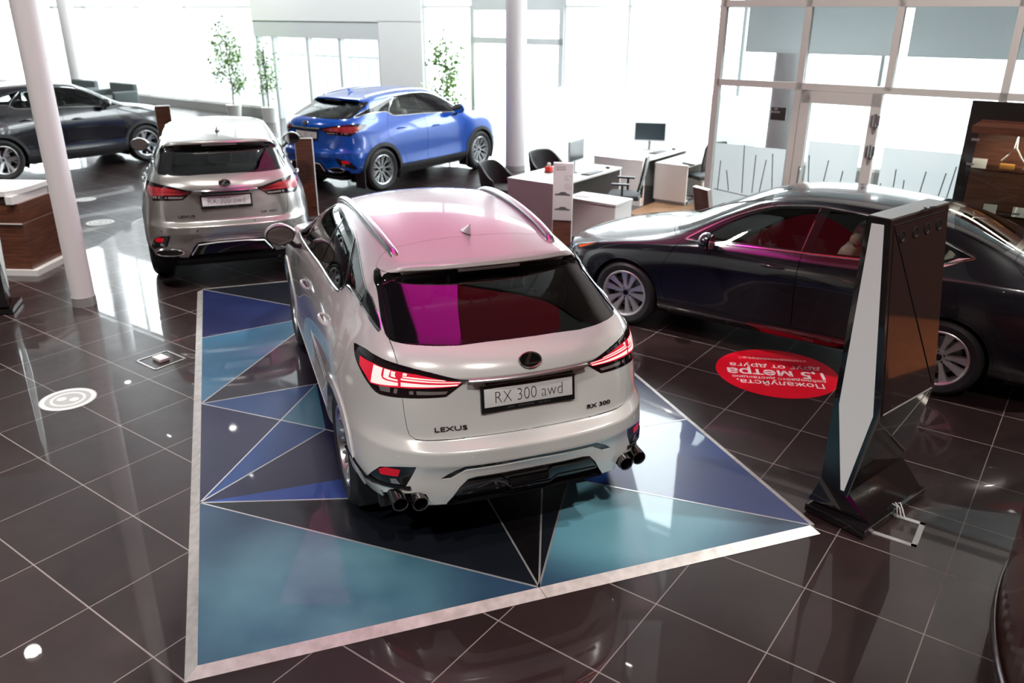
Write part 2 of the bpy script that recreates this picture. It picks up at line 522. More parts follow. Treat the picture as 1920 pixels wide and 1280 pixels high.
    X = [[3.45,3.50,3.52,3.53,3.53,3.53,3.52,3.51,3.50,3.48],[3.6,3.66,3.69,3.70,3.70,3.69,3.67,3.65,3.62,3.59],
         [3.67,3.73,3.76,3.77,3.77,3.76,3.75,3.73,3.70,3.66],[3.70,3.76,3.79,3.80,3.80,3.79,3.78,3.76,3.74,3.70],[3.705,3.765,3.795,3.805,3.805,3.795,3.785,3.765,3.745,3.705]]
    front = [[(X[c][r], [fy[r],.58,.4,.2,0][c], fz[r]) for c in range(5)] for r in range(10)]
    rcre = [(4,0,6,.9),(5,0,4,.75),(8,0,4,.8),(7,0,4,.5),(3,0,6,.9),(10,0,4,.4),(10,11,16,.45),(2,6,15,.6),(7,5,16,.35)]
    scre = [(3,1,4,.9),(4,1,4,.75),(2,1,4,.5)]
    return T, rear, side, front, rcre, scre
# ---------------------------------------------------------------- saloon body shape
def es_spec():
    T = [
     [(-.90,.64,.985),(-1.02,.47,1.02),(-1.06,.31,1.03),(-1.075,.16,1.035),(-1.08,0,1.035)],
     [(-.65,.75,.995),(-.80,.57,1.06),(-.80,.39,1.075),(-.8,.19,1.08),(-.8,0,1.08)],
     [(-.35,.81,1.00),(-.52,.63,1.09),(-.55,.45,1.105),(-.56,.22,1.115),(-.56,0,1.118)],
     [(-.05,.84,.995),(-.22,.62,1.205),(-.22,.5,1.25),(-.2,.25,1.275),(-.2,0,1.28)],
     [(.25,.855,.985),(.10,.605,1.30),(.13,.50,1.37),(.16,.25,1.40),(.16,0,1.405)],
     [(.7,.865,.975),(.65,.60,1.365),(.65,.50,1.43),(.65,.25,1.46),(.65,0,1.467)],
     [(1.2,.87,.965),(1.2,.60,1.375),(1.2,.5,1.44),(1.2,.25,1.467),(1.2,0,1.475)],
     [(1.6,.875,.955),(1.55,.62,1.325),(1.6,.52,1.395),(1.65,.25,1.428),(1.66,0,1.435)],
     [(2.0,.88,.94),(2.0,.71,1.13),(2.05,.59,1.19),(2.12,.29,1.22),(2.14,0,1.225)],
     [(2.4,.88,.92),(2.4,.78,.955),(2.46,.63,.98),(2.56,.30,1.0),(2.6,0,1.0)],
     [(2.87,.865,.865),(2.87,.69,.90),(2.9,.48,.92),(2.92,.24,.935),(2.92,0,.935)],
     [(3.3,.81,.785),(3.35,.61,.815),(3.38,.42,.83),(3.4,.2,.84),(3.4,0,.84)],
     [(3.55,.69,.70),(3.65,.53,.715),(3.72,.35,.72),(3.76,.17,.72),(3.77,0,.72)]]
    zr = [.24,.34,.46,.58,.70,.82,.91,.96]
    xr = [[-.98,-.98,-.96,-.92,-.78],[-1.06,-1.055,-1.03,-.97,-.80],[-1.10,-1.095,-1.07,-1.0,-.80],[-1.105,-1.10,-1.07,-.99,-.80],
          [-1.09,-1.085,-1.055,-.975,-.80],[-1.095,-1.09,-1.06,-.975,-.80],[-1.105,-1.10,-1.07,-.98,-.82],[-1.10,-1.095,-1.065,-.99,-.85]]
    yr = [[0,.18,.4,.62,.80],[0,.18,.4,.63,.84],[0,.18,.4,.64,.85],[0,.18,.4,.64,.84],[0,.18,.39,.62,.81],[0,.18,.38,.60,.78],[0,.17,.36,.56,.74],[0,.16,.33,.51,.69]]
    rear = [[(xr[r][c], yr[r][c], zr[r]) for c in range(5)] for r in range(8)]
    sx = [-.7,-.35,0,.5,1.4,2.2,2.87,3.3,3.55]
    sy = [[.82,.84,.84,.83,.83,.83,.84,.82,.76],[.86,.89,.905,.895,.895,.895,.905,.87,.80],[.87,.905,.925,.895,.89,.895,.925,.89,.82],[.86,.905,.93,.90,.89,.895,.93,.89,.82],
          [.84,.90,.93,.91,.90,.905,.93,.88,.80],[.81,.88,.915,.915,.915,.915,.92,.86,.76],[.78,.85,.885,.90,.905,.905,.90,.84,.73],[.765,.83,.86,.88,.888,.89,.88,.82,.71]]
    sz = [[.25,.25,.24,.22,.22,.22,.22,.22,.20],[.35,.33,.31,.29,.29,.29,.29,.28,.28],[.46,.44,.42,.38,.37,.37,.40,.38,.36],[.58,.56,.55,.52,.50,.50,.53,.48,.44],
          [.70,.69,.68,.66,.64,.63,.65,.58,.52],[.82,.81,.80,.79,.77,.76,.76,.68,.60],[.91,.90,.89,.88,.86,.85,.82,.74,.65],[.955,.96,.955,.94,.92,.90,.85,.77,.68]]
    side = [(sx, a, b) for a, b in zip(sy, sz)]
    fz = [.16,.24,.34,.42,.50,.58,.64,.69]
    fy = [.70,.76,.78,.78,.77,.75,.73,.71]
    X = [[3.45,3.52,3.56,3.58,3.60,3.60,3.59,3.58],[3.62,3.70,3.73,3.74,3.74,3.73,3.71,3.68],[3.70,3.79,3.82,3.83,3.83,3.82,3.79,3.75],
         [3.74,3.82,3.85,3.86,3.86,3.85,3.83,3.79],[3.75,3.83,3.86,3.87,3.87,3.86,3.84,3.80]]
    front = [[(X[c][r], [fy[r],.58,.38,.19,0][c], fz[r]) for c in range(5)] for r in range(8)]
    rcre = [(8,5,13,.3),(5,6,12,.35),(2,6,12,.3),(1,6,12,.3)]
    scre = []
    return T, rear, side, front, rcre, scre
# ---------------------------------------------------------------- crossover: cutting the skin into panels
BODY, FRIT, CLEAR, GATE, LHOUSE, LRED, LBAR, LREV, PILLAR, FWIN, RWIN, QWIN, LWIN, FDOOR, RDOOR, WSCR, HOOD, SPOIL, FIN, FARCH, RARCH, VOID, FUEL, DIFF, STRIP, FOG, FOGR, SKIRT, HLAMP, GRILLE, WFRIT, INTAKE, LCLR, FOGG, HLENS, RLIP = range(36)
def P2(pts, proj):
    U, V, D = PROJ[proj]
    return [(Vector(p).dot(U), Vector(p).dot(V)) for p in pts]
def arc(cx, cz, r, n=28, a0=0, a1=360):
    return [(cx+r*math.cos(math.radians(a0+(a1-a0)*i/n)), cz+r*math.sin(math.radians(a0+(a1-a0)*i/n))) for i in range(n)]
def rx_cut():
    me = cage_mesh(*rx_spec()); sk = Skin(me); bm, tl = half_bm(me)
    B = {BODY}
    sel = [f for f in bm.faces if f.calc_center_median().x < .2 and f.calc_center_median().z > 1.44]
    bmesh.ops.bisect_plane(bm, geom=list(set(v for f in sel for v in f.verts))+list(set(e for f in sel for e in f.edges))+sel, dist=1e-6, plane_co=(0, 0, 1.5215), plane_no=(0, 0, 1)); bm.normal_update()
    def c(poly, proj, tag, **k): cut(bm, tl, poly, proj, tag, **k)
    # glasshouse
    top = [(-.44,1.297),(-.326,1.34),(-.0865,1.402),(.197,1.468),(.486,1.536),(.74,1.572),(1.0,1.586),(1.36,1.582),(1.62,1.545),(1.83,1.475),(2.02,1.385),(2.2,1.27),(2.345,1.183)]
    bot = [(2.2,1.186),(1.78,1.206),(1.18,1.238),(.71,1.250),(.47,1.262),(.40,1.278),(.34,1.318),(.27,1.342),(.01,1.345),(-.2285,1.324)]
    c(spl(top+bot, 3, True, (0, 12)), 'side', PILLAR, only=B, flt=lambda p: p.y > .5)
    P = {PILLAR}
    c(spl([(1.22,1.250),(1.60,1.232),(1.93,1.216),(1.905,1.30),(1.83,1.452),(1.62,1.528),(1.38,1.566),(1.14,1.572)], 3, True, (0, 2, 4, 7)), 'side', FWIN, only=P)
    c(spl([(1.985,1.212),(2.28,1.196),(2.16,1.276),(2.0,1.372),(1.90,1.425)], 2, True, (0, 1, 4)), 'side', LWIN, only=P)
    c(spl([(1.155,1.254),(.75,1.266),(.50,1.276),(.425,1.295),(.40,1.33),(.50,1.43),(.64,1.538),(.80,1.562),(1.085,1.572)], 3, True, (0, 7, 8)), 'side', RWIN, only=P)
    c(spl([(.30,1.358),(.01,1.360),(-.2,1.340),(-.36,1.315),(-.25,1.352),(-.06,1.395),(.20,1.456),(.42,1.508),(.55,1.528)], 3, True, (0, 3, 8)), 'side', QWIN, only=P)
    # rear glass and spoiler
    gl = [(-.3,-.1,1.35),(-.775,-.1,1.2885),(-.778,.02,1.2885),(-.7574,.348,1.2835),(-.7123,.481,1.281),(-.6312,.605,1.280),(-.5335,.673,1.283),(-.42,.656,1.335),(-.261,.640,1.4057),(-.12,.625,1.478),(-.13,.58,1.495)]
    out = P2(gl, 'glass')
    out = [(-.1, .3605), (.02, .3605)]+spl(P2(gl[3:10], 'glass'), 4, False)+[(.60, .99), (-.1, .99)]
    c(out, 'glass', FRIT, only=B, flt=lambda p: p.z < 1.5215 and p.x < .0, nmin=.2)
    cl = [(-.1, .383), (.0, .383)]+spl([(.2244,.394),(.3417,.4113),(.4349,.4458),(.5043,.4929),(.5162,.5446),(.5136,.6547),(.5026,.777),(.50,.93)], 4, False)+[(-.1, .93)]
    c(cl, 'glass', CLEAR, only={FRIT}, flt=lambda p: p.z < 1.515, nmin=.2)
    c([(-.5,-.1),(.151,-.1)]+spl([(.151,.03),(.152,.26),(.135,.41),(.135,.49),(.096,.558),(.045,.605),(.0,.622)], 3, False)+[(-.06,.70),(-.5,.70)], 'top', SPOIL, only=B, flt=lambda p: p.z > 1.5215, nmin=-1.1)
    fin = [(.0,.628,1.505),(-.1384,.6483,1.4328),(-.2454,.6603,1.3883),(-.3882,.6779,1.3284),(-.49,.684,1.292),(-.5335,.673,1.281),(-.261,.629,1.4057),(-.10,.61,1.50),(-.02,.60,1.53)]
    c(P2(fin, 'corner'), 'corner', FIN, only=B, flt=lambda p: p.z > 1.27, nmin=.05)
    # tail lamps
    lamp = [(-.264,.820,1.172),(-.40,.795,1.192),(-.527,.760,1.200),(-.693,.666,1.195),(-.815,.512,1.1715),(-.887,.3465,1.134),(-.8556,.455,1.042),(-.768,.649,1.031),(-.675,.743,1.019),(-.62,.775,1.019),(-.547,.803,1.0475),(-.452,.823,1.087),(-.344,.831,1.125)]
    c(spl(P2(lamp, 'corner'), 2, True, (0, 5, 6)), 'corner', LHOUSE, only=B)
    c(P2([(-.40,.808,1.150),(-.57,.766,1.163),(-.71,.675,1.163),(-.777,.588,1.160),(-.838,.490,1.146),(-.876,.373,1.128),(-.866,.399,1.096),(-.79,.594,1.086),(-.743,.665,1.081),(-.57,.792,1.054),(-.519,.806,1.081),(-.43,.82,1.11)], 'corner'), 'corner', LRED, only={LHOUSE})
    bars = [[(-.571,.766,1.158),(-.637,.732,1.1605),(-.6416,.743,1.1234),(-.6518,.7406,1.108),(-.676,.7245,1.1044),(-.729,.6733,1.106),(-.7336,.6755,1.090),(-.5753,.7892,1.0607)],
            [(-.6487,.7244,1.1600),(-.681,.699,1.1600),(-.684,.7125,1.1253),(-.6995,.700,1.1223),(-.725,.6735,1.1217),(-.7265,.6743,1.1137),(-.682,.718,1.1117),(-.656,.7356,1.1168)],
            [(-.6858,.6968,1.158),(-.7063,.678,1.157),(-.7074,.6845,1.1464),(-.7159,.6818,1.1304),(-.6926,.7034,1.1314)],
            [(-.7397,.661,1.111),(-.787,.592,1.112),(-.868,.393,1.1085),(-.865,.401,1.100),(-.789,.594,1.094),(-.7436,.663,1.089)],
            [(-.7361,.659,1.1315),(-.7854,.591,1.1316),(-.8766,.381,1.128),(-.874,.380,1.1215),(-.786,.592,1.1235),(-.738,.660,1.1222)],
            [(-.740,.651,1.1435),(-.784,.5905,1.144),(-.855,.452,1.141),(-.8545,.452,1.136),(-.785,.591,1.1365),(-.741,.6517,1.137)],
            [(-.7366,.6438,1.160),(-.751,.6274,1.158),(-.7538,.6329,1.147),(-.739,.651,1.147)]]
    for b in bars: c(P2(b, 'corner'), 'corner', LBAR, only={LRED})
    c(P2([(-.792,.592,1.072),(-.855,.445,1.071),(-.8535,.457,1.056),(-.7965,.592,1.052)], 'corner'), 'corner', LREV, only={LHOUSE})
    c(P2([(-.775,.625,1.070),(-.785,.607,1.070),(-.79,.61,1.052),(-.778,.632,1.053)], 'corner'), 'corner', LREV, only={LHOUSE})
    c(P2([(-.63,.755,1.066),(-.69,.70,1.072),(-.70,.708,1.045),(-.65,.755,1.038)], 'corner'), 'corner', LCLR, only={LHOUSE})
    c(P2([(-.71,.683,1.072),(-.725,.668,1.072),(-.73,.68,1.046),(-.715,.695,1.046)], 'corner'), 'corner', LCLR, only={LHOUSE})
    # bumper pieces
    c(P2([(-.9,-.1,.6725),(-.981,-.006,.6725),(-.9549,.385,.664),(-.93,.455,.625),(-.915,.508,.581),(-.915,.455,.585),(-.9482,.375,.636),(-.977,-.008,.6465),(-.9,-.1,.6465)], 'rear'), 'rear', STRIP, only=B)
    c([(-.1,.5835),(.0,.5835),(.317,.579),(.361,.569),(.404,.520),(.44,.455),(.47,.41),(.47,.30),(-.1,.30)], 'rear', DIFF, only=B)
    fogp = [(-.5735,.856,.4743),(-.655,.83,.556),(-.7144,.7979,.6109),(-.7991,.7178,.6423),(-.8664,.6308,.6609),(-.8229,.6879,.5245),(-.7309,.7839,.5027),(-.61,.84,.462)]
    c(P2(fogp, 'corner'), 'corner', FOG, only=B)
    c(P2([(-.69,.80,.592),(-.735,.77,.618),(-.80,.70,.625),(-.79,.715,.578),(-.70,.79,.565)], 'corner'), 'corner', FOGR, only={FOG})
    c(P2([(-.755,.752,.556),(-.782,.724,.564),(-.80,.706,.533),(-.762,.748,.528)], 'corner'), 'corner', FOGG, only={FOG})
    c([(.575,.30),(.572,.455),(.585,.482),(.63,.488),(.76,.462),(.79,.44),(.785,.405),(.78,.30)], 'rear', VOID, only=B, flt=lambda p: p.x < -.5, nmin=.1)
    # wheel openings
    for cx, t in ((0, RARCH), (2.8, FARCH)):
        c(arc(cx, .375, .478, 40), 'side', t, only=B, flt=lambda p: p.y > .6)
        c(arc(cx, .375, .418, 40), 'side', VOID, only={t}, flt=lambda p: p.y > .6)
    # tailgate, doors, bonnet, screen
    gt = [(-.1,.803),(.02,.803),(.346,.803),(.574,.7996),(.616,.8036),(.644,.824),(.653,.862),(.6606,.936),(.6633,1.031),(.6632,1.115),(.6663,1.195),(.6688,1.245),(.673,1.281),(.66,1.30),(-.1,1.31)]
    c(gt, 'rear', GATE, only=B, flt=lambda p: p.x < -.4, nmin=.05)
    c(spl([(1.19,1.26),(1.20,1.0),(1.20,.6),(1.19,.42),(2.20,.42),(2.27,.7),(2.31,1.0),(2.26,1.20)], 3, True, (0, 3, 4, 7)), 'side', FDOOR, only=B, flt=lambda p: p.y > .6)
    c(spl([(1.188,1.26),(1.198,1.0),(1.198,.6),(1.188,.42),(.60,.42),(.57,.56),(.50,.70),(.36,.80),(.21,.90),(.16,1.0),(.20,1.12),(.33,1.33)], 3, True, (0, 3, 4, 11)), 'side', RDOOR, only=B, flt=lambda p: p.y > .6)
    c([(.1,.42),(.1,.2),(2.7,.2),(2.7,.42)], 'side', SKIRT, only=B, flt=lambda p: p.y > .6 and .40 < p.x < 2.4)
    c([(1.80,-.1),(1.795,.3),(1.755,.53),(1.78,.585),(2.10,.675),(2.42,.735),(2.50,.70),(2.57,.55),(2.62,.3),(2.64,-.1)], 'top', WFRIT, only=B, flt=lambda p: p.z > 1.15)
    c([(1.86,-.1),(1.855,.3),(1.83,.53),(2.12,.635),(2.36,.68),(2.47,.55),(2.53,.3),(2.55,-.1)], 'top', WSCR, only={WFRIT})
    c([(2.655,-.1),(2.65,.3),(2.60,.58),(2.53,.735),(2.9,.74),(3.25,.66),(3.48,.52),(3.57,.35),(3.60,.15),(3.605,-.1)], 'top', HOOD, only=B, flt=lambda p: p.z > .9)
    c(spl([(3.53,.93),(3.43,.93),(3.22,.985),(3.30,.92),(3.45,.84),(3.62,.83)], 2, True, (0, 2)), 'side', HLAMP, only=B, flt=lambda p: p.y > .3)
    c([(.0,.90),(.30,.90),(.36,.80),(.22,.62),(.26,.50),(.45,.30),(.45,.24),(-.1,.24),(-.1,.90)], 'front', GRILLE, only=B, flt=lambda p: p.x > 3.4)
    c([(.34,.90),(.62,.93),(.66,.87),(.42,.83)], 'front', HLAMP, only=B, flt=lambda p: p.x > 3.4)
    c(P2([(.0061,.8705,1.094),(-.0751,.8638,1.1035),(-.17,.857,1.104),(-.19,.862,1.085),(-.175,.875,1.055),(-.1497,.893,.998),(-.0768,.9167,.9057),(.031,.9242,.8857),(.10,.924,.8884),(.11,.918,.93)], 'side'), 'side', FUEL, only=B, flt=lambda p: p.y > .6)
    bm.faces.ensure_lookup_table(); bm.verts.index_update()
    reg = {t: region(bm, tl, {t}) for t in range(36)}
    bm.free()
    return sk, reg

def merge(*rs):
    V = []; F = []; key = {}
    for vs, fs in rs:
        m = []
        for v in vs:
            k = (round(v.x, 6), round(v.y, 6), round(v.z, 6))
            if k not in key: key[k] = len(V); V.append(v)
            m.append(key[k])
        F += [[m[i] for i in f] for f in fs]
    return V, F

def frame_on(sk, p, proj='rear', right=(0, -1, 0)):
    """matrix of a small flat item lying on the skin at p"""
    q, n, i, d = sk.bvh.find_nearest(Vector(p)); n = sk.normal(q)
    ex = Vector(right); ex = (ex-n*ex.dot(n)).normalized(); ey = n.cross(ex)
    M = Matrix((ex, ey, n)).transposed().to_4x4(); M.translation = q
    return M

def sweep_on(sk, mb, pts, proj, r, flat=.6, off=.002, n=6, closed=False):
    P = []; U = []
    for u, v in pts:
        h = sk.hit(proj, u, v)
        if h is None: continue
        nn = sk.normal(h); P.append(h+nn*off); U.append(nn)
    if len(P) > 2: mb.tube(P, r, n=n, flat=flat, up=U, closed=closed)
    return mb

def make_wheel(parent, kind, R, rr, w, pos, side, dark, metal_m, spin=0.):
    """wheel = empty > tire, rim, brake_disc ; axle along Y, face towards side"""
    e = empty('wheel'); e.parent = parent; e.location = pos
    if side < 0: e.rotation_euler = (0, 0, math.pi)
    key = ('wheel', kind, R, rr, w)
    if key not in CACHE:
        rot = Matrix.Rotation(-math.pi/2, 4, 'X')       # Z -> +Y
        h = w/2
        t = MB(); prof = [(rr-.012, -h+.03), (rr-.004, -h+.012), (rr+.012, -h+.002), (rr+(R-rr)*.55, -h-.006), (R-.03, -h+.006), (R-.008, -h+.028), (R-.001, -h+.045)]
        for g in (-.062, -.022, .022, .062):
            g *= w/.235
            prof += [(R, g-.006), (R-.008, g-.005), (R-.008, g+.005), (R, g+.006)]
        prof += [(R-.001, h-.045), (R-.008, h-.028), (R-.03, h-.006), (rr+(R-rr)*.55, h+.006), (rr+.012, h-.002), (rr-.004, h-.012), (rr-.012, h-.03)]
        t.lathe(prof, 72, rot)
        tm = t.mesh('tire', ang=.5)
        m = MB()
        m.lathe([(rr-.012, -h+.03), (rr-.03, -h+.05), (rr-.035, h-.07), (rr-.018, h-.03), (rr-.002, h-.018), (rr+.001, h-.008), (rr-.006, h-.004), (rr-.020, h-.012), (rr-.030, h-.05)], 72, rot)
        def spoke(a, pts, wd, z0, z1, th=.022):
            """pts: list of (r, angle offset, half width)"""
            rows_t = []; rows_b = []
            for r, da, hw in pts:
                f = (r-.05)/(rr-.05); zz = z0+(z1-z0)*f
                an = a+da; cx, cy = math.cos(an), math.sin(an)
                L = Vector((cx*r-cy*hw, zz, cy*r+cx*hw)); Rr = Vector((cx*r+cy*hw, zz, cy*r-cx*hw))
                rows_t.append((L, Rr)); rows_b.append((L-Vector((0, th, 0)), Rr-Vector((0, th, 0))))
            bm = m.bm; T = [[bm.verts.new(p) for p in r] for r in rows_t]
            Bq = []
            for (L, Rr), (l, r_) in zip(rows_t, rows_b):
                mid = (L+Rr)/2; Bq.append([bm.verts.new(l+(l-Rr)*.15), bm.verts.new(r_+(r_-L)*.15)])
            for i in range(len(T)-1):
                bm.faces.new((T[i][0], T[i][1], T[i+1][1], T[i+1][0]))
                bm.faces.new((T[i][0], T[i+1][0], Bq[i+1][0], Bq[i][0])); bm.faces.new((T[i][1], Bq[i][1], Bq[i+1][1], T[i+1][1]))
        zo, zi = h-.020, h-.052
        if kind == 'turbine':       # ten wide bevelled spokes in pairs
            for i in range(10):
                a = 2*math.pi*i/10
                spoke(a, [(.045, 0, .015), (.11, .02 if i % 2 else -.02, .016), (rr-.022, .06 if i % 2 else -.06, .033)], 0, zi, zo)
        elif kind == 'mesh':        # fine split spokes
            for i in range(10):
                a = 2*math.pi*i/10
                spoke(a, [(.045, 0, .011), (.13, 0, .010)], 0, zi, zi+.012)
                spoke(a, [(.12, 0, .008), (rr-.02, .15, .009)], 0, zi, zo); spoke(a, [(.12, 0, .008), (rr-.02, -.15, .009)], 0, zi, zo)
        elif kind == 'twin':        # five broad twin spokes
            for i in range(5):
                a = 2*math.pi*i/5+.3
                spoke(a, [(.045, -.1, .020), (.12, -.09, .017), (rr-.022, -.17, .028)], 0, zi, zo)
                spoke(a, [(.045, .1, .018), (.12, .09, .012), (rr-.022, .2, .016)], 0, zi, zo)
        else:                       # broad five-arm with curved arms
            for i in range(6):
                a = 2*math.pi*i/6
                spoke(a, [(.045, 0, .022), (.12, .05, .022), (rr-.022, .16, .030)], 0, zi, zo)
                spoke(a, [(.05, .2, .012), (.14, .35, .010), (rr-.022, .52, .014)], 0, zi-.01, zo-.008)
        m.cyl((0, zi-.04, 0), (0, zi+.004, 0), .062, .055, n=28)
        rm = m.mesh('rim', ang=.45)
        c_ = MB(); c_.cyl((0, zi+.003, 0), (0, zi+.012, 0), .030, .028, n=24)
        for i in range(5):
            an = 2*math.pi*i/5+.3; c_.cyl((math.cos(an)*.048, zi-.01, math.sin(an)*.048), (math.cos(an)*.048, zi+.006, math.sin(an)*.048), .008, n=6)
        cm = c_.mesh('hub_cap')
        d = MB(); d.cyl((0, -.02, 0), (0, .004, 0), .165, n=40); d.cyl((0, -.03, 0), (0, .03, 0), .075, n=24)
        dm = d.mesh('brake_disc')
        bk = MB(); bk.lathe([(.0, -.05), (rr-.03, -.05), (rr-.03, -.045), (0, -.045)], 40, rot); bkm = bk.mesh('backing')
        cal = MB(); cal.box((.12, .005, .085), (.07, .06, .13), .012, Matrix.Rotation(-.6, 3, 'Y')); clm = cal.mesh('brake_caliper')
        CACHE[key] = (tm, rm, cm, dm, clm, bkm)
    tm, rm, cm, dm, clm, bkm = CACHE[key]
    def put(n, me, mm):
        o = link(n, me, e)
        if len(me.materials) == 0: me.materials.append(None)
        o.material_slots[0].link = 'OBJECT'; o.material_slots[0].material = mm; return o
    put('tire', tm, mat('tire_rubber', (.018, .018, .02), .55)); r = put('rim', rm, metal_m)
    r.rotation_euler = (0, spin, 0)
    hc = put('hub_cap', cm, dark); hc.rotation_euler = (0, spin, 0)
    put('brake_disc', dm, mat('brake_steel', (.35, .35, .36), .35, 1.)); put('brake_caliper', clm, mat('caliper_grey', (.12, .12, .13), .5, .6))
    put('wheel_back', bkm, mat('underbody_black', (.008, .008, .009), .8))
    return e
CACHE = {}
# ---------------------------------------------------------------- putting a car together
def panel(key, name, vsfs, m, sk, parent, lmat=None, mirror=False, **k):
    """cached panel mesh; material sits on the object so that copies can differ in colour"""
    ck = ('p', key, mirror)
    if ck not in CACHE:
        vs, fs = vsfs() if callable(vsfs) else vsfs
        if mirror: vs, fs = flip(vs, fs)
        o = shell_obj(name, vs, fs, m, sk, parent, lmat=lmat, **k)
        if o is None: return None
        CACHE[ck] = o.data
    else:
        o = link(name, CACHE[ck], parent)
    o.material_slots[0].link = 'OBJECT'; o.material_slots[0].material = m
    return o

def seat(parent, x, y, w, m, m2, base=.50, back=.62, tilt=.35, head=True, name='seat', n=1):
    s = MB()
    s.box((x+.08, y, base), (.50, w, .16), .05, seg=3)
    R = Matrix.Rotation(-tilt, 3, 'Y')
    s.box((x-.20-.12*1, y, base+.06+back/2), (.13, w*.94, back), .05, R, seg=3)
    o = s.build(name, m, parent, ang=1.)
    if head:
        for k in range(n):
            yy = y+(k-(n-1)/2)*w/n*1.0
            h = MB(); px = x-.20-.12-math.sin(tilt)*(back/2+.12); pz = base+.06+back/2+math.cos(tilt)*(back/2+.11)
            h.box((px, yy, pz), (.10, .26, .18), .045, R, seg=3)
            for q in (-.06, .06): h.cyl((px, yy+q, pz-.14), (px, yy+q, pz), .007, n=8)
            h.build('headrest', m2, o, ang=1.)
    return o

def cabin(car, D):
    dk = mat('cabin_black', (.012, .012, .013), .7); lea = mat('seat_leather_'+D['leather'], D['lcol'], .45)
    b = MB(); b.box2((D['x0'], -.60, .30), (D['x1'], .60, .34)); b.box2((D['x0']+.35, -.74, .30), (D['x1']-.2, -.71, D['wz']-.25)); b.box2((D['x0']+.35, .71, .30), (D['x1']-.2, .74, D['wz']-.25))
    b.box2((D['x0'], -.62, D['cz']-.02), (D['xc'], .62, D['cz'])).build('cabin_tub', dk, car, smooth=False)
    for y in (-.36, .36):
        seat(car, D['xf'], y, .52, lea, lea, D['sz'], .60, .32, name='front_seat')
    seat(car, D['xr'], 0, 1.26, lea, lea, D['sz']+.03, D.get('rb', .56), .42, name='rear_bench', n=3, head=D.get('rh', True))
    d = MB(); d.box((D['xd'], 0, D['dz']), (.42, 1.42, .20), .07, seg=3); d.box((D['xd']-.22, 0, D['dz']+.07), (.03, .30, .14), .01)
    d.box((D['xf']+.45, 0, D['sz']+.02), (.7, .22, .20), .03); d.build('dashboard', dk, car, ang=1.)
    w = MB(); C = Vector((D['xd']-.38, .37, D['dz']+.02)); Rm = Matrix.Rotation(-1.15, 3, 'Y')
    w.tube([C+Rm @ Vector((math.cos(a)*.185, math.sin(a)*.185, 0)) for a in [i*math.pi/14 for i in range(28)]], .016, n=10, closed=True, up=[Rm @ Vector((0, 0, 1))]*28)
    w.box(C, (.12, .16, .04), .015, Rm); w.tube([C+Rm @ Vector((0, -.18, 0)), C+Rm @ Vector((0, .18, 0))], .013); w.tube([C, C+Rm @ Vector((.18, 0, 0))], .013)
    w.cyl(C, C+Vector((.25, 0, -.1)), .03); w.build('steering_wheel', mat('wheel_leather', (.05, .05, .05), .5), car)

def floorpan(car, pts, z, h, sk=None):
    u = MB(); u.prism(pts, h, Matrix.Translation((0, 0, z))); return u.build('underbody', mat('underbody_black', (.008, .008, .009), .8), car, smooth=False)

def arch_liner(car, cx, R, y0, y1, both=True):
    for s in (1, -1):
        m = MB(); rows = []
        for i in range(25):
            a = math.radians(-25+230*i/24); rows.append([(cx+R*math.cos(a), s*y0, .375+R*math.sin(a)), (cx+R*math.cos(a), s*y1, .375+R*math.sin(a))])
        m.grid(rows)
        m.bm.faces.new([m.bm.verts.new((cx+R*math.cos(math.radians(-25+230*i/24)), s*y0, .375+R*math.sin(math.radians(-25+230*i/24)))) for i in range(25)])
        m.build('wheel_arch_liner', mat('underbody_black', (.008, .008, .009), .8), car)

def badge_oval(sk, pos, car, chrome, black, a=.062, b=.043, proj='rear', right=(0, -1, 0)):
    M = frame_on(sk, pos, proj, right)
    m = MB(); vs0 = MB()
    pts = [(a*math.cos(t), b*math.sin(t), .004) for t in [2*math.pi*i/40 for i in range(40)]]
    m.tube(pts, .0048, n=8, closed=True)
    # slanted stroke running into a long foot
    L = [(.30, .93), (.03, .93), (-.52, -.28), (-.56, -.52), (-.44, -.60), (.80, -.60), (.88, -.36), (-.18, -.36)]
    m.prism([(x*a*.98, y*b*.98) for x, y in L], .007, Matrix.Translation((0, 0, .001)))
    me = m.mesh('emblem'); me.transform(M); me.materials.append(chrome); o = link('emblem', me, car)
    d = MB(); d.prism([(x*.97, y*.97) for x, y, z in pts], .0035, Matrix.Translation((0, 0, -.001))); dm = d.mesh('emblem_ground'); dm.transform(M); dm.materials.append(black)
    link('emblem_ground', dm, o); return o

def plate(sk, car, pos, txt, frame_sub=True, size=(.52, .112), proj_right=(0, -1, 0), off=.012):
    M = frame_on(sk, pos, 'rear', proj_right); M = M @ Matrix.Translation((0, 0, off))
    fr = MB(); fr.box((0, -.006, -.006), (size[0]+.022, size[1]+.036, .014), .004); me = fr.mesh('plate_frame'); me.transform(M); me.materials.append(mat('plate_frame_black', (.01, .01, .011), .25)); o = link('plate_frame', me, car)
    p = MB(); p.box((0, .004, .003), (size[0]-.012, size[1]-.008, .006), .0025); pm = p.mesh('number_plate'); pm.transform(M); pm.materials.append(mat('plate_white', (.80, .80, .80), .25)); link('number_plate', pm, o)
    text_mesh('plate_lettering', txt, .098, mat('letter_black', (.01, .01, .01), .5), .0006, o, M @ Matrix.Translation((0, .0, .0068)), width=.80, spacing=1.02, bold=-.0022)
    if frame_sub:
        text_mesh('frame_lettering', 'LEXUS      AUTO CENTER      8 812 336 33', .015, mat('letter_grey', (.10, .10, .11), .5), .0005, o, M @ Matrix.Translation((0, -.0625, .0012)), width=.9)
    return o

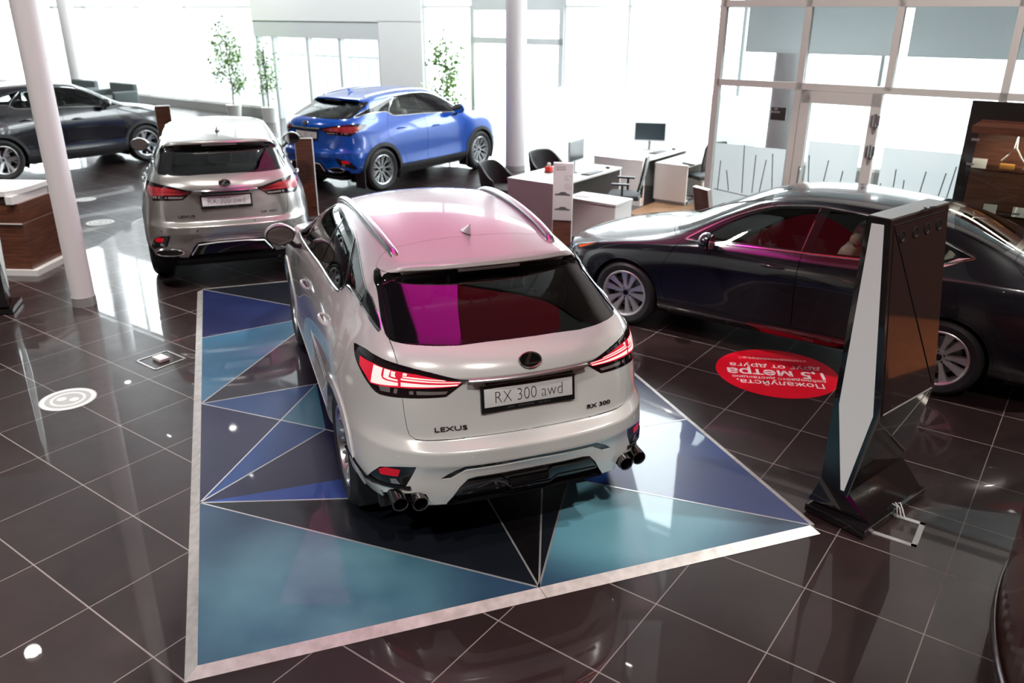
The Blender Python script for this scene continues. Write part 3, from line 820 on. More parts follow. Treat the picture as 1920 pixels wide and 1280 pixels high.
def build_rx(name, label, loc, yaw, paint, opt, z=0., group=None):
    if 'rx' not in CACHE: CACHE['rx'] = rx_cut()
    sk, G = CACHE['rx']
    car = empty(name, (loc[0], loc[1], z), yaw, label, 'car', group)
    gb = mat('gloss_black', (.006, .006, .007), .08, spec=.6); dk = mat('cabin_black', (.012, .012, .013), .7)
    ch = mat('chrome_bright', (.86, .87, .88), .08, 1.); satin = mat('satin_silver', (.62, .63, .64), .28, 1.)
    dch = mat('dark_chrome', (.20, .19, .20), .18, 1.); plastic = mat('dark_plastic', (.030, .030, .032), .55)
    g_dark = glass('privacy_glass', (.52, .56, .54), 1.7); g_clear = glass('side_glass', (.78, .84, .81), 1.2); g_scr = glass('screen_glass', (.72, .80, .77), 1.2)
    arch_m = paint if opt.get('sport') else plastic
    g = .0022; fl = .012; ln = .022
    def half(tags): return lambda: merge(*[G[t] for t in tags])
    def full(lt, rt=None):
        def f():
            a = merge(*[G[t] for t in lt]); b = flip(*merge(*[G[t] for t in (rt or lt)]))
            return merge(a, b)
        return f
    body = panel('rx_body', 'body_shell', full([BODY], [BODY, FUEL]), paint, sk, car, lmat=dk, gap=g, flange=fl, liner=ln)
    panel('rx_gate', 'tailgate', full([GATE]), paint, sk, car, lmat=dk, gap=g, flange=fl, liner=ln)
    panel('rx_spoil', 'roof_spoiler', full([SPOIL]), paint, sk, car, lmat=dk, gap=.0012, flange=fl, liner=ln)
    panel('rx_hood', 'bonnet', full([HOOD]), paint, sk, car, lmat=dk, gap=g, flange=fl, liner=ln)
    panel('rx_fuel', 'fuel_flap', half([FUEL]), paint, sk, car, gap=.0012, flange=fl)
    rg = panel('rx_frit', 'rear_window_surround', full([FRIT]), gb, sk, car, lmat=dk, flange=.02, liner=.012)
    panel('rx_clear', 'rear_window', full([CLEAR]), g_dark, sk, car)
    panel('rx_wfrit', 'windscreen_surround', full([WFRIT]), gb, sk, car, lmat=dk, flange=.02, liner=.012)
    panel('rx_wscr', 'windscreen', full([WSCR]), g_scr, sk, car)
    panel('rx_strip', 'bumper_slot', full([STRIP]), gb if opt.get('sport') else paint, sk, car, push=-.006)
    panel('rx_diff', 'diffuser', full([DIFF]), gb, sk, car, push=-.025, flange=-.03)
    panel('rx_grille', 'grille', full([GRILLE]), gb, sk, car, push=-.015, flange=-.02)
    for mir in (False, True):
        S = dict(mirror=mir); t = '_r' if mir else '_l'
        rd = panel('rx_rdoor', 'rear_door', half([RDOOR]), paint, sk, car, lmat=dk, gap=g, flange=fl, liner=ln, **S)
        fd = panel('rx_fdoor', 'front_door', half([FDOOR]), paint, sk, car, lmat=dk, gap=g, flange=fl, liner=ln, **S)
        panel('rx_pillar', 'window_surround', half([PILLAR]), gb, sk, car, lmat=dk, liner=.02, push=-.0015, **S)
        panel('rx_fwin', 'front_window', half([FWIN]), g_clear, sk, car, push=-.004, **S)
        panel('rx_lwin', 'quarterlight', half([LWIN]), g_clear, sk, car, push=-.004, **S)
        panel('rx_rwin', 'rear_door_window', half([RWIN]), g_dark if not opt.get('clearrear') else g_clear, sk, car, push=-.004, **S)
        panel('rx_qwin', 'quarter_window', half([QWIN]), g_dark if not opt.get('clearrear') else g_clear, sk, car, push=-.004, **S)
        panel('rx_fin', 'pillar_fin', half([FIN]), gb, sk, car, lmat=dk, push=.006, flange=.02, liner=.02, **S)
        panel('rx_skirt', 'side_skirt', half([SKIRT]), arch_m, sk, car, push=.004, flange=.02, **S)
        for k_, t_ in (('f', FARCH), ('r', RARCH)):
            panel('rx_arch'+k_, 'wheel_arch_trim', half([t_]), arch_m, sk, car, push=.008, flange=.05, **S)
        on = opt.get('lamps_on')
        lh = panel('rx_lh', 'tail_lamp', half([LHOUSE]), mat('lamp_black', (.010, .004, .006), .06, spec=.6), sk, car, push=.003, flange=.03, liner=.03, lmat=dk, **S)
        panel('rx_lr', 'lamp_lens', half([LRED]), mat('lamp_red_lit', (.30, .004, .012), .12, emit=(1., .02, .06), estr=.55) if on else mat('lamp_red', (.38, .008, .012), .12, spec=.6), sk, lh, push=.004, **S)
        panel('rx_lb', 'light_bar', half([LBAR]), mat('lamp_bar_lit', (.5, .3, .3), .3, emit=(1., .50, .46), estr=1.5) if on else mat('lamp_bar_off', (.42, .05, .06), .15), sk, lh, push=.005, **S)
        panel('rx_lv', 'reversing_lens', half([LREV, LCLR]), mat('clear_lens', (.40, .38, .38), .15, .6), sk, lh, push=.004, **S)
        hl = panel('rx_hl', 'head_lamp', half([HLAMP]), mat('lamp_glass_dark', (.10, .11, .12), .08, .5), sk, car, push=.002, flange=.03, liner=.03, lmat=dk, **S)
        fg = panel('rx_fog', 'rear_fog_housing', half([FOG]), gb, sk, car, push=-.004, flange=.02, **S)
        panel('rx_fogr', 'reflector', half([FOGR]), mat('reflector_red', (.55, .006, .02), .15, emit=(1, .01, .03), estr=.12 if not mir else .02), sk, fg, push=-.002, **S)  # no lamp: faint emission stands in for light thrown back by the reflector
        panel('rx_fogg', 'fog_lens', half([FOGG]), mat('clear_lens', (.40, .38, .38), .15, .6), sk, fg, push=-.001, **S)
    # chrome frames of the side windows
    for s in (1, -1):
        class MS:
            def hit(self, p, u, v):
                h = sk.hit(p, u, v)
                return None if h is None else Vector((h.x, h.y, h.z))
            normal = sk.normal
        ck = ('frame', s)
        if ck not in CACHE:
            mb = MB()
            lo = spl([(2.345,1.180),(1.78,1.200),(1.18,1.232),(.71,1.244),(.47,1.256),(.395,1.272),(.335,1.312),(.27,1.336),(.01,1.339),(-.2285,1.318),(-.44,1.291)], 4, False)
            up = spl([(-.44,1.297),(-.326,1.343),(-.0865,1.405),(.197,1.471),(.486,1.539),(.74,1.576),(1.0,1.590),(1.36,1.586),(1.62,1.549),(1.83,1.479),(2.02,1.389),(2.2,1.274),(2.345,1.186)], 4, False)
            for q, r_ in ((lo, .0085), (up, .005)):
                sweep_on(MS(), mb, q, 'side', r_, .5, .001)
            sweep_on(MS(), mb, spl([(.40,1.285),(.352,1.33),(.45,1.43),(.60,1.545)], 4, False), 'side', .006, .5, .0)
            if s < 0:
                for v in mb.bm.verts: v.co.y = -v.co.y
            CACHE[ck] = mb.mesh('window_chrome')
        o = link('window_chrome', CACHE[ck], car, ch)
        if s > 0 or True:
            seam = MB()
        # pillar lines, handles, mirrors, rails
        ckk = ('bits', s)
        if ckk not in CACHE:
            out = {}
            for nm, X, z in (('front_handle', 1.47, .995), ('rear_handle', .52, 1.045)):
                h = MB(); pts = []; U = []
                for i in range(9):
                    xx = X-.11+.22*i/8; p = sk.side(xx, z+.008*math.sin(math.pi*i/8)); nn = sk.normal(p)
                    bow = .012+.026*math.sin(math.pi*min(1, max(0, i/8)))
                    pts.append(p+nn*bow); U.append(nn)
                h.tube(pts, .017, n=10, flat=.6, up=U, rr=[.55, .85, 1, 1, 1, 1, 1, .85, .55])
                for i in (0, 8): h.tube([pts[i]-U[i]*.02, pts[i]], .012, n=8, up=(0, 0, 1))
                if s < 0:
                    for v in h.bm.verts: v.co.y = -v.co.y
                out[nm] = h.mesh(nm, ang=1.)
            m = MB()
            m.sphere((2.03, 1.005, 1.262), 1, (.085, .125, .088), Matrix.Rotation(.12, 3, 'Z'), 24)
            for v in m.bm.verts:
                if v.co.x < 1.985: v.co.x = 1.985+(v.co.x-1.985)*.12
                if v.co.y < 1.005: v.co.z = 1.262+(v.co.z-1.262)*(.72+.28*max(0, (v.co.y-.875)/.13))
            a_ = MB(); a_.tube([(2.07, .83, 1.13), (2.05, .90, 1.15), (2.04, .955, 1.21)], .032, n=10, flat=.7, rr=[1.1, .9, 1.])
            gm = MB(); gm.prism([(math.cos(t)*.107*(1 if math.cos(t) > 0 else .9), math.sin(t)*.072) for t in [2*math.pi*i/32 for i in range(32)]], .004,
                                Matrix.Translation((1.963, 1.005, 1.262)) @ Matrix.Rotation(-.10, 4, 'Z') @ Matrix.Rotation(-math.pi/2, 4, 'Y') @ Matrix.Rotation(math.pi/2, 4, 'Z'))
            bz = MB(); bz.prism([(math.cos(t)*.117*(1 if math.cos(t) > 0 else .9), math.sin(t)*.080) for t in [2*math.pi*i/32 for i in range(32)]], .010,
                                Matrix.Translation((1.974, 1.005, 1.262)) @ Matrix.Rotation(-.10, 4, 'Z') @ Matrix.Rotation(-math.pi/2, 4, 'Y') @ Matrix.Rotation(math.pi/2, 4, 'Z'))
            rl = MB(); rp = [(x_, y_, sk.top(x_, y_).z+h_) for x_, y_, h_ in ((.02,.500,-.012),(.05,.503,.010),(.14,.512,.020),(.4,.527,.026),(.8,.543,.028),(1.2,.553,.028),(1.5,.558,.024),(1.64,.558,.012),(1.70,.558,-.012))]
            rl.tube(spl(rp, 4, False), .027, n=12, flat=.62); rl.tube([(q[0], q[1]+.002, q[2]-.014) for q in spl(rp[1:-1], 4, False)], .019, n=6, flat=.9)
            for q in (0.3, .8, 1.3): pass
            if s < 0:
                for b_ in (m, a_, gm, rl, bz):
                    for v in b_.bm.verts: v.co.y = -v.co.y
            out.update(mirror=m.mesh('side_mirror', ang=.7), arm=a_.mesh('mirror_arm'), mglass=gm.mesh('mirror_glass'), bezel=bz.mesh('mirror_bezel'), rail=rl.mesh('roof_rail', ang=1.))
            CACHE[ckk] = out
        out = CACHE[ckk]
        def ob(n, me, mm, par=car):
            o = link(n, me, par)
            if not me.materials: me.materials.append(None)
            o.material_slots[0].link = 'OBJECT'; o.material_slots[0].material = mm; return o
        ob('door_handle', out['front_handle'], paint); ob('door_handle', out['rear_handle'], paint)
        mr = ob('side_mirror', out['mirror'], paint); ob('mirror_arm', out['arm'], plastic, mr); ob('mirror_bezel', out['bezel'], plastic, mr); ob('mirror_glass', out['mglass'], mat('mirror_glass', (.75, .78, .78), .02, 1.), mr)
        if opt.get('rails', True): ob('roof_rail', out['rail'], satin)
    # tailgate fittings
    cb = MB(); pts = []; U = []
    for i in range(21):
        y = -.335+.67*i/20; p = sk.rear(y, 1.139); nn = sk.normal(p); pts.append(Vector((p.x-.004, y, 1.134))); U.append(Vector((-.5, 0, .86)))
    cb.tube(pts, .020, n=10, flat=.55, up=U); cb.build('chrome_bar', satin if opt.get('sport') else ch, car, ang=1.)
    s_ = MB(); s_.box2((-.905, -.25, 1.100), (-.87, .25, 1.118)); s_.build('lamp_recess', gb, car)
    badge_oval(sk, (-.9, -.002, 1.2075), car, ch, gb)
    plate(sk, car, (-.895, 0, 1.012), 'RX 300 awd')
    if opt.get('lettering', True):
        text_mesh('maker_lettering', 'LEXUS', .036, dch, .003, car, frame_on(sk, (-.88, .437, .862)) @ Matrix.Translation((0, 0, .002)), width=1.75)
        text_mesh('model_lettering', 'RX 300', .034, dch, .003, car, frame_on(sk, (-.88, -.432, .862)) @ Matrix.Translation((0, 0, .002)), width=1.55)
    br = MB(); br.box2((-.242, -.19, 1.518), (-.205, .19, 1.533), .003); br.build('high_brake_lamp', mat('brake_strip', (.12, .10, .10), .2), car)
    an = MB(); rows = []
    for i in range(9):
        t = i/8; X = .30-.16*t; h = .075*t**1.3*(1 if t < .95 else .9); w = .028*math.sin(math.pi*min(1, .15+t*.8))
        rows.append([(X, -w, 1.635), (X-.01*t, -w*.45, 1.635+h*.75), (X-.02*t, 0, 1.637+h), (X-.01*t, w*.45, 1.635+h*.75), (X, w, 1.635)])
    an.grid(rows); an.bm.faces.new([an.bm.verts.new(p) for p in rows[-1]]); an.build('roof_antenna', paint, car, ang=1.)
    # sensors
    sn = MB()
    for y, z_ in ((.711, .701), (.332, .715), (-.266, .715), (-.69, .701)):
        M = frame_on(sk, (-.9 if abs(y) < .6 else -.8, y, z_)); p0 = M @ Vector((0, 0, -.002)); p1 = M @ Vector((0, 0, .0015)); sn.cyl(p0, p1, .0105, n=20)
    sn.build('parking_sensor', opt.get('sensor', paint), car)
    # exhausts / lower bumper
    if opt.get('sport'):
        for s in (1, -1):
            for y, X in ((.725, -.785), (.622, -.82)):
                e = MB(); rot = Matrix.Rotation(math.pi/2, 4, 'Y'); M = Matrix.Translation((X, s*y, .452)) @ Matrix.Rotation(-.06, 4, 'Y') @ Matrix.Rotation(-math.pi/2, 4, 'Y')
                e.lathe([(.032, -.02), (.034, .075), (.038, .082), (.043, .080), (.045, .070), (.045, -.12)], 36, M); e.build('exhaust_tip', dch, car)
        vb = MB()
        for s in (1, -1):
            vb.box2((-.66, s*.52, .32), (-.60, s*.80, .50), 0)
            vb.grid([[(-.84, s*.575, .474), (-.70, s*.80, .450)], [(-.62, s*.575, .474), (-.60, s*.80, .450)]])
        vb.build('exhaust_recess', mat('underbody_black', (.008, .008, .009), .8), car)
        db = MB()
        lip = [(-.962, -.16), (-.955, -.24), (-.94, -.35), (-.92, -.43)]
        db.tube([(-.945, .40, .505), (-.952, .16, .506), (-.935, .115, .462), (-.935, -.115, .462), (-.952, -.16, .506), (-.945, -.40, .505)], .006, n=6)
        db.box((-.90, 0, .49), (.05, .24, .05), .01); db.build('diffuser_lip', gb, car)
        st = MB()
        for s in (1, -1):
            P = [(-.34, .925, .565), (-.48, .89, .525), (-.60, .862, .500), (-.72, .79, .505), (-.80, .715, .513), (-.84, .66, .522)]
            st.tube([(a_, s*b_, c_) for a_, b_, c_ in P], .008, n=8, flat=1.4)
        st.build('bumper_accent', gb, car)
    else:
        for s in (1, -1):
            e = MB(); M = Matrix.Translation((-.885, s*.66, .475)) @ Matrix.Rotation(s*-.30, 4, 'Z') @ Matrix.Rotation(-math.pi/2, 4, 'Y') @ Matrix.Rotation(math.pi/2, 4, 'Z')
            pts = [(M @ Vector((.15*math.copysign(abs(math.cos(t))**.8, math.cos(t)), .035*math.sin(t), .0))) for t in [2*math.pi*i/32 for i in range(32)]]
            e.tube(pts, .009, n=8, closed=True, up=(-1, 0, 0)); eo = e.build('exhaust_trim', ch, car)
            k = MB(); k.prism([(.145*math.cos(t), .032*math.sin(t)) for t in [2*math.pi*i/24 for i in range(24)]], .004, M @ Matrix.Translation((0, 0, .004))); k.build('exhaust_outlet', gb, eo)
        lb = MB(); lb.tube([(-.93, .43, .44), (-.955, .35, .555), (-.975, .15, .575), (-.975, -.15, .575), (-.955, -.35, .555), (-.93, -.43, .44)], .014, n=8, flat=.6); lb.build('bumper_garnish', satin, car)
    # running gear
    fp = [(-.62,-.50),(-.56,-.55),(-.50,-.55),(-.46,-.55),(.46,-.55),(.52,-.84),(2.28,-.84),(2.34,-.55),(3.26,-.55),(3.3,-.8),(3.5,-.66),(3.66,-.3)]
    floorpan(car, fp+[(x, -y) for x, y in reversed(fp)], .24, .10)
    arch_liner(car, 0, .45, .50, .89); arch_liner(car, 2.8, .45, .50, .89)
    cabin(car, dict(x0=-.72, x1=2.5, xc=-.05, wz=1.25, cz=1.12, xf=1.35, xr=.42, xd=2.12, sz=.66, dz=1.03, leather=opt.get('leather', 'black'), lcol=opt.get('lcol', (.06, .062, .065))))
    for X, s in ((0, 1), (0, -1), (2.8, 1), (2.8, -1)):
        make_wheel(car, opt.get('wheel', 'mesh'), .383, .258, .235, (X, s*.79, .383), s, gb, opt.get('rim', satin), spin=opt.get('spin', .2)+X)
    if opt.get('flaps'):
        f = MB()
        for s in (1, -1): f.box2((-.49, s*.70, .12), (-.47, s*.93, .42)); f.box2((2.33, s*.72, .14), (2.35, s*.92, .38))
        f.build('mud_flap', plastic, car)
    return car
# ---------------------------------------------------------------- saloon
def es_cut():
    me = cage_mesh(*es_spec()); sk = Skin(me); bm, tl = half_bm(me); B = {BODY}
    def c(poly, proj, tag, **k): cut(bm, tl, poly, proj, tag, **k)
    sd = dict(flt=lambda p: p.y > .45)
    top = [(-.09,1.152),(.06,1.205),(.30,1.285),(.54,1.335),(.80,1.362),(1.167,1.378),(1.456,1.350),(1.63,1.312),(1.86,1.222),(2.11,1.090),(2.29,.972)]
    bot = [(2.04,.984),(1.70,1.002),(1.21,1.020),(.724,1.040),(.35,1.062),(.13,1.088)]
    c(spl(top+bot, 3, True, (0, 10)), 'side', PILLAR, only=B, **sd)
    P = {PILLAR}
    c(spl([(1.235,1.036),(1.70,1.018),(2.0,1.001),(2.17,1.004),(2.06,1.088),(1.84,1.206),(1.61,1.297),(1.44,1.334),(1.175,1.360)], 3, True, (0, 3, 8)), 'side', FWIN, only=P, **sd)
    c(spl([(1.135,1.042),(.74,1.056),(.36,1.078),(.32,1.16),(.36,1.285),(.56,1.325),(.80,1.346),(1.085,1.358)], 3, True, (0, 2, 4, 7)), 'side', RWIN, only=P, **sd)
    c([(.28,1.088),(.15,1.104),(.02,1.150),(.08,1.190),(.29,1.262)], 'side', QWIN, only=P, **sd)
    c([(-.36,-.1),(-.335,.3),(-.30,.48),(-.27,.56),(-.2,.575),(.02,.555),(.11,.53),(.155,.25),(.155,-.1)], 'top', FRIT, only=B, flt=lambda p: p.z > 1.1)
    c([(-.30,-.1),(-.28,.3),(-.25,.45),(-.2,.50),(.0,.49),(.08,.47),(.11,.25),(.11,-.1)], 'top', CLEAR, only={FRIT}, flt=lambda p: p.z > 1.1)
    c([(1.70,-.1),(1.68,.25),(1.62,.50),(1.62,.56),(1.98,.66),(2.30,.725),(2.40,.70),(2.48,.58),(2.57,.3),(2.60,-.1)], 'top', WFRIT, only=B, flt=lambda p: p.z > .99)
    c([(1.76,-.1),(1.74,.25),(1.70,.50),(2.0,.61),(2.25,.665),(2.36,.55),(2.46,.3),(2.49,-.1)], 'top', WSCR, only={WFRIT}, flt=lambda p: p.z > .99)
    c([(2.615,-.1),(2.60,.3),(2.52,.58),(2.42,.755),(2.9,.745),(3.3,.665),(3.55,.52),(3.64,.35),(3.69,.15),(3.70,-.1)], 'top', HOOD, only=B, flt=lambda p: p.z > .65)
    c([(-.40,-.1),(-.39,.3),(-.36,.60),(-.45,.68),(-.75,.66),(-.93,.55),(-1.2,.50),(-1.2,-.1)], 'top', GATE, only=B, flt=lambda p: p.z > .70)
    for cx, t in ((0, RARCH), (2.87, FARCH)):
        c(arc(cx, .33, .392, 36), 'side', t, only=B, flt=lambda p: p.y > .6)
        c(arc(cx, .33, .372, 36), 'side', VOID, only={t}, flt=lambda p: p.y > .6)
    c(spl([(1.20,1.03),(1.21,.9),(1.21,.6),(1.20,.34),(2.40,.34),(2.475,.50),(2.47,.70),(2.385,.86),(2.33,.955)], 3, True, (0, 3, 4, 8)), 'side', FDOOR, only=B, flt=lambda p: p.y > .6)
    c(spl([(1.198,1.03),(1.208,.9),(1.208,.6),(1.198,.34),(.52,.34),(.47,.48),(.38,.66),(.22,.78),(.14,.86),(.12,.95),(.16,1.085)], 3, True, (0, 3, 4, 10)), 'side', RDOOR, only=B, flt=lambda p: p.y > .6)
    c([(.1,.34),(.1,.1),(2.8,.1),(2.8,.34)], 'side', SKIRT, only=B, flt=lambda p: p.y > .6 and .38 < p.x < 2.5)
    c([(3.72,.70),(3.58,.735),(3.40,.775),(3.22,.800),(3.30,.745),(3.42,.70),(3.50,.665),(3.62,.64),(3.75,.62)], 'side', HLAMP, only=B, flt=lambda p: p.y > .35, nmin=.02)
    c([(3.34,.755),(3.26,.785),(3.36,.735),(3.46,.690),(3.50,.700)], 'side', FOGR, only={HLAMP}, flt=lambda p: p.y > .35, nmin=.02)
    c([(-.1,.68),(.28,.68),(.36,.62),(.26,.50),(.40,.36),(.55,.22),(.5,.18),(-.1,.18)], 'front', GRILLE, only=B, flt=lambda p: p.x > 3.4)
    c(P2([(-.52,.80,.90),(-.80,.76,.93),(-1.05,.45,.94),(-1.08,.30,.90),(-1.06,.42,.83),(-.95,.62,.80),(-.78,.80,.82)], 'corner'), 'corner', LHOUSE, only=B, flt=lambda p: p.x < -.4)
    bm.faces.ensure_lookup_table(); bm.verts.index_update()
    reg = {t: region(bm, tl, {t}) for t in range(36)}
    bm.free(); return sk, reg

def build_es(name, label, loc, yaw, paint, z=0.):
    sk, G = es_cut()
    car = empty(name, (loc[0], loc[1], z), yaw, label, 'car')
    gb = mat('gloss_black', (.006, .006, .007), .08, spec=.6); dk = mat('cabin_black', (.012, .012, .013), .7)
    ch = mat('chrome_bright', (.86, .87, .88), .08, 1.); satin = mat('machined_alloy', (.78, .78, .78), .34, .9)
    plastic = mat('dark_plastic', (.030, .030, .032), .55); g_clear = glass('saloon_glass', (.74, .79, .77), 1.7)
    def half(tags): return lambda: merge(*[G[t] for t in tags])
    def full(lt):
        def f():
            a = merge(*[G[t] for t in lt]); return merge(a, flip(*a))
        return f
    K = dict(gap=.0022, flange=.012, liner=.022, lmat=dk)
    panel('es_body', 'body_shell', full([BODY]), paint, sk, car, **K); panel('es_gate', 'boot_lid', full([GATE]), paint, sk, car, **K); panel('es_hood', 'bonnet', full([HOOD]), paint, sk, car, **K)
    for k_, n_, t_ in (('a', 'rear_window_surround', FRIT), ('b', 'windscreen_surround', WFRIT)): panel('es_'+k_, n_, full([t_]), gb, sk, car, lmat=dk, flange=.02, liner=.012)
    panel('es_c', 'rear_window', full([CLEAR]), glass('privacy_glass', (.40, .43, .41), 1.9), sk, car); panel('es_w', 'windscreen', full([WSCR]), glass('screen_glass', (.72, .80, .77), 1.2), sk, car)
    panel('es_gr', 'grille', full([GRILLE]), gb, sk, car, push=-.015, flange=-.02)
    for mir in (False, True):
        S = dict(mirror=mir); s = -1 if mir else 1
        panel('es_fd', 'front_door', half([FDOOR]), paint, sk, car, **K, **S); panel('es_rd', 'rear_door', half([RDOOR]), paint, sk, car, **K, **S)
        panel('es_pl', 'window_surround', half([PILLAR]), gb, sk, car, lmat=dk, liner=.02, push=-.0015, **S)
        for k_, n_, t_ in (('f', 'front_window', FWIN), ('r', 'rear_door_window', RWIN), ('q', 'quarter_window', QWIN)): panel('es_w'+k_, n_, half([t_]), g_clear, sk, car, push=-.004, **S)
        panel('es_sk', 'side_skirt', half([SKIRT]), paint, sk, car, push=.004, flange=.02, **S)
        for k_, t_ in (('f', FARCH), ('r', RARCH)): panel('es_ar'+k_, 'wheel_arch_lip', half([t_]), paint, sk, car, push=.004, flange=.05, **S)
        panel('es_tl', 'tail_lamp', half([LHOUSE]), mat('lamp_red', (.38, .008, .012), .12, spec=.6), sk, car, push=.003, flange=.03, liner=.03, lmat=dk, **S)
        hl = panel('es_hl', 'head_lamp', half([HLAMP]), mat('lamp_glass_dark', (.10, .11, .12), .08, .5), sk, car, push=.002, flange=.03, liner=.03, lmat=dk, **S)
        panel('es_hi', 'side_marker', half([FOGR]), mat('marker_orange', (.75, .10, .02), .15, emit=(1, .15, .03), estr=.1), sk, hl, push=.003, **S)
        cm = MB()
        lo = spl([(2.30,.968),(2.04,.978),(1.70,.996),(1.21,1.014),(.724,1.034),(.35,1.056),(.13,1.082),(-.09,1.148)], 4, False)
        up = spl([(-.09,1.155),(.06,1.208),(.30,1.288),(.54,1.338),(.80,1.365),(1.167,1.381),(1.456,1.353),(1.63,1.315),(1.86,1.225),(2.11,1.093),(2.29,.976)], 4, False)
        sweep_on(sk, cm, lo, 'side', .011, .5, .002); sweep_on(sk, cm, up, 'side', .010, .5, .002)
        tri = [sk.hit('side', u, v) for u, v in ((-.10,1.150),(.02,1.135),(.13,1.075),(.12,1.058))]
        if all(tri): cm.bm.faces.new([cm.bm.verts.new(t+sk.normal(t)*.006) for t in tri])
        sweep_on(sk, cm, [(1.215,1.02),(1.19,1.20),(1.165,1.37)], 'side', .003, .5, .001)
        if mir:
            for v in cm.bm.verts: v.co.y = -v.co.y
        cm.build('window_chrome', ch, car)
        for X, z_ in ((1.43, .868), (.47, .885)):
            h = MB(); pts = []; U = []
            for i in range(9):
                xx = X-.11+.22*i/8; p = sk.side(xx, z_); nn = sk.normal(p); pts.append(p+nn*(.012+.026*math.sin(math.pi*i/8))); U.append(nn)
            h.tube(pts, .016, n=10, flat=.6, up=U, rr=[.55, .85, 1, 1, 1, 1, 1, .85, .55])
            for i in (0, 8): h.tube([pts[i]-U[i]*.02, pts[i]], .012, n=8, up=(0, 0, 1))
            if mir:
                for v in h.bm.verts: v.co.y = -v.co.y
            h.build('door_handle', paint, car, ang=1.)
        m = MB(); m.sphere((2.02, 1.0, 1.025), 1, (.075, .115, .082), Matrix.Rotation(s*0+.12, 3, 'Z'), 24)
        for v in m.bm.verts:
            if v.co.x < 1.98: v.co.x = 1.98+(v.co.x-1.98)*.12
        a_ = MB(); a_.tube([(2.06, .86, .945), (2.04, .91, .955), (2.03, .96, .985)], .028, n=10, flat=.7)
        gm = MB(); gm.prism([(math.cos(t)*.10, math.sin(t)*.070) for t in [2*math.pi*i/32 for i in range(32)]], .004, Matrix.Translation((1.968, 1.0, 1.025)) @ Matrix.Rotation(.10, 4, 'Z') @ Matrix.Rotation(-math.pi/2, 4, 'Y') @ Matrix.Rotation(math.pi/2, 4, 'Z'))
        if mir:
            for b_ in (m, a_, gm):
                for v in b_.bm.verts: v.co.y = -v.co.y
        mo = m.build('side_mirror', paint, car, ang=.7); a_.build('mirror_arm', plastic, mo); gm.build('mirror_glass', mat('mirror_glass', (.75, .78, .78), .02, 1.), mo)
    wp = MB(); wp.tube([(2.52, .45, 1.005), (2.40, .10, 1.075)], .008, n=6); wp.tube([(2.56, -.1, 1.02), (2.43, -.5, 1.055)], .008, n=6); wp.build('wiper', plastic, car)
    fp = [(-.9,-.55),(-.5,-.78),(-.45,-.5),(.45,-.5),(.5,-.78),(2.4,-.78),(2.44,-.5),(3.3,-.5),(3.34,-.7),(3.6,-.5)]
    floorpan(car, fp+[(x, -y) for x, y in reversed(fp)], .19, .08)
    arch_liner(car, 0, .40, .52, .86); arch_liner(car, 2.87, .40, .52, .86)
    cabin(car, dict(x0=-.2, x1=2.3, xc=.1, wz=1.02, cz=.98, xf=1.30, xr=.55, xd=2.02, sz=.40, dz=.86, rb=.44, rh=False, leather='cream', lcol=(.55, .47, .36)))
    for X, s in ((0, 1), (0, -1), (2.87, 1), (2.87, -1)):
        make_wheel(car, 'turbine', .335, .236, .235, (X, s*.785, .335), s, gb, satin, spin=.1+X)
    return car
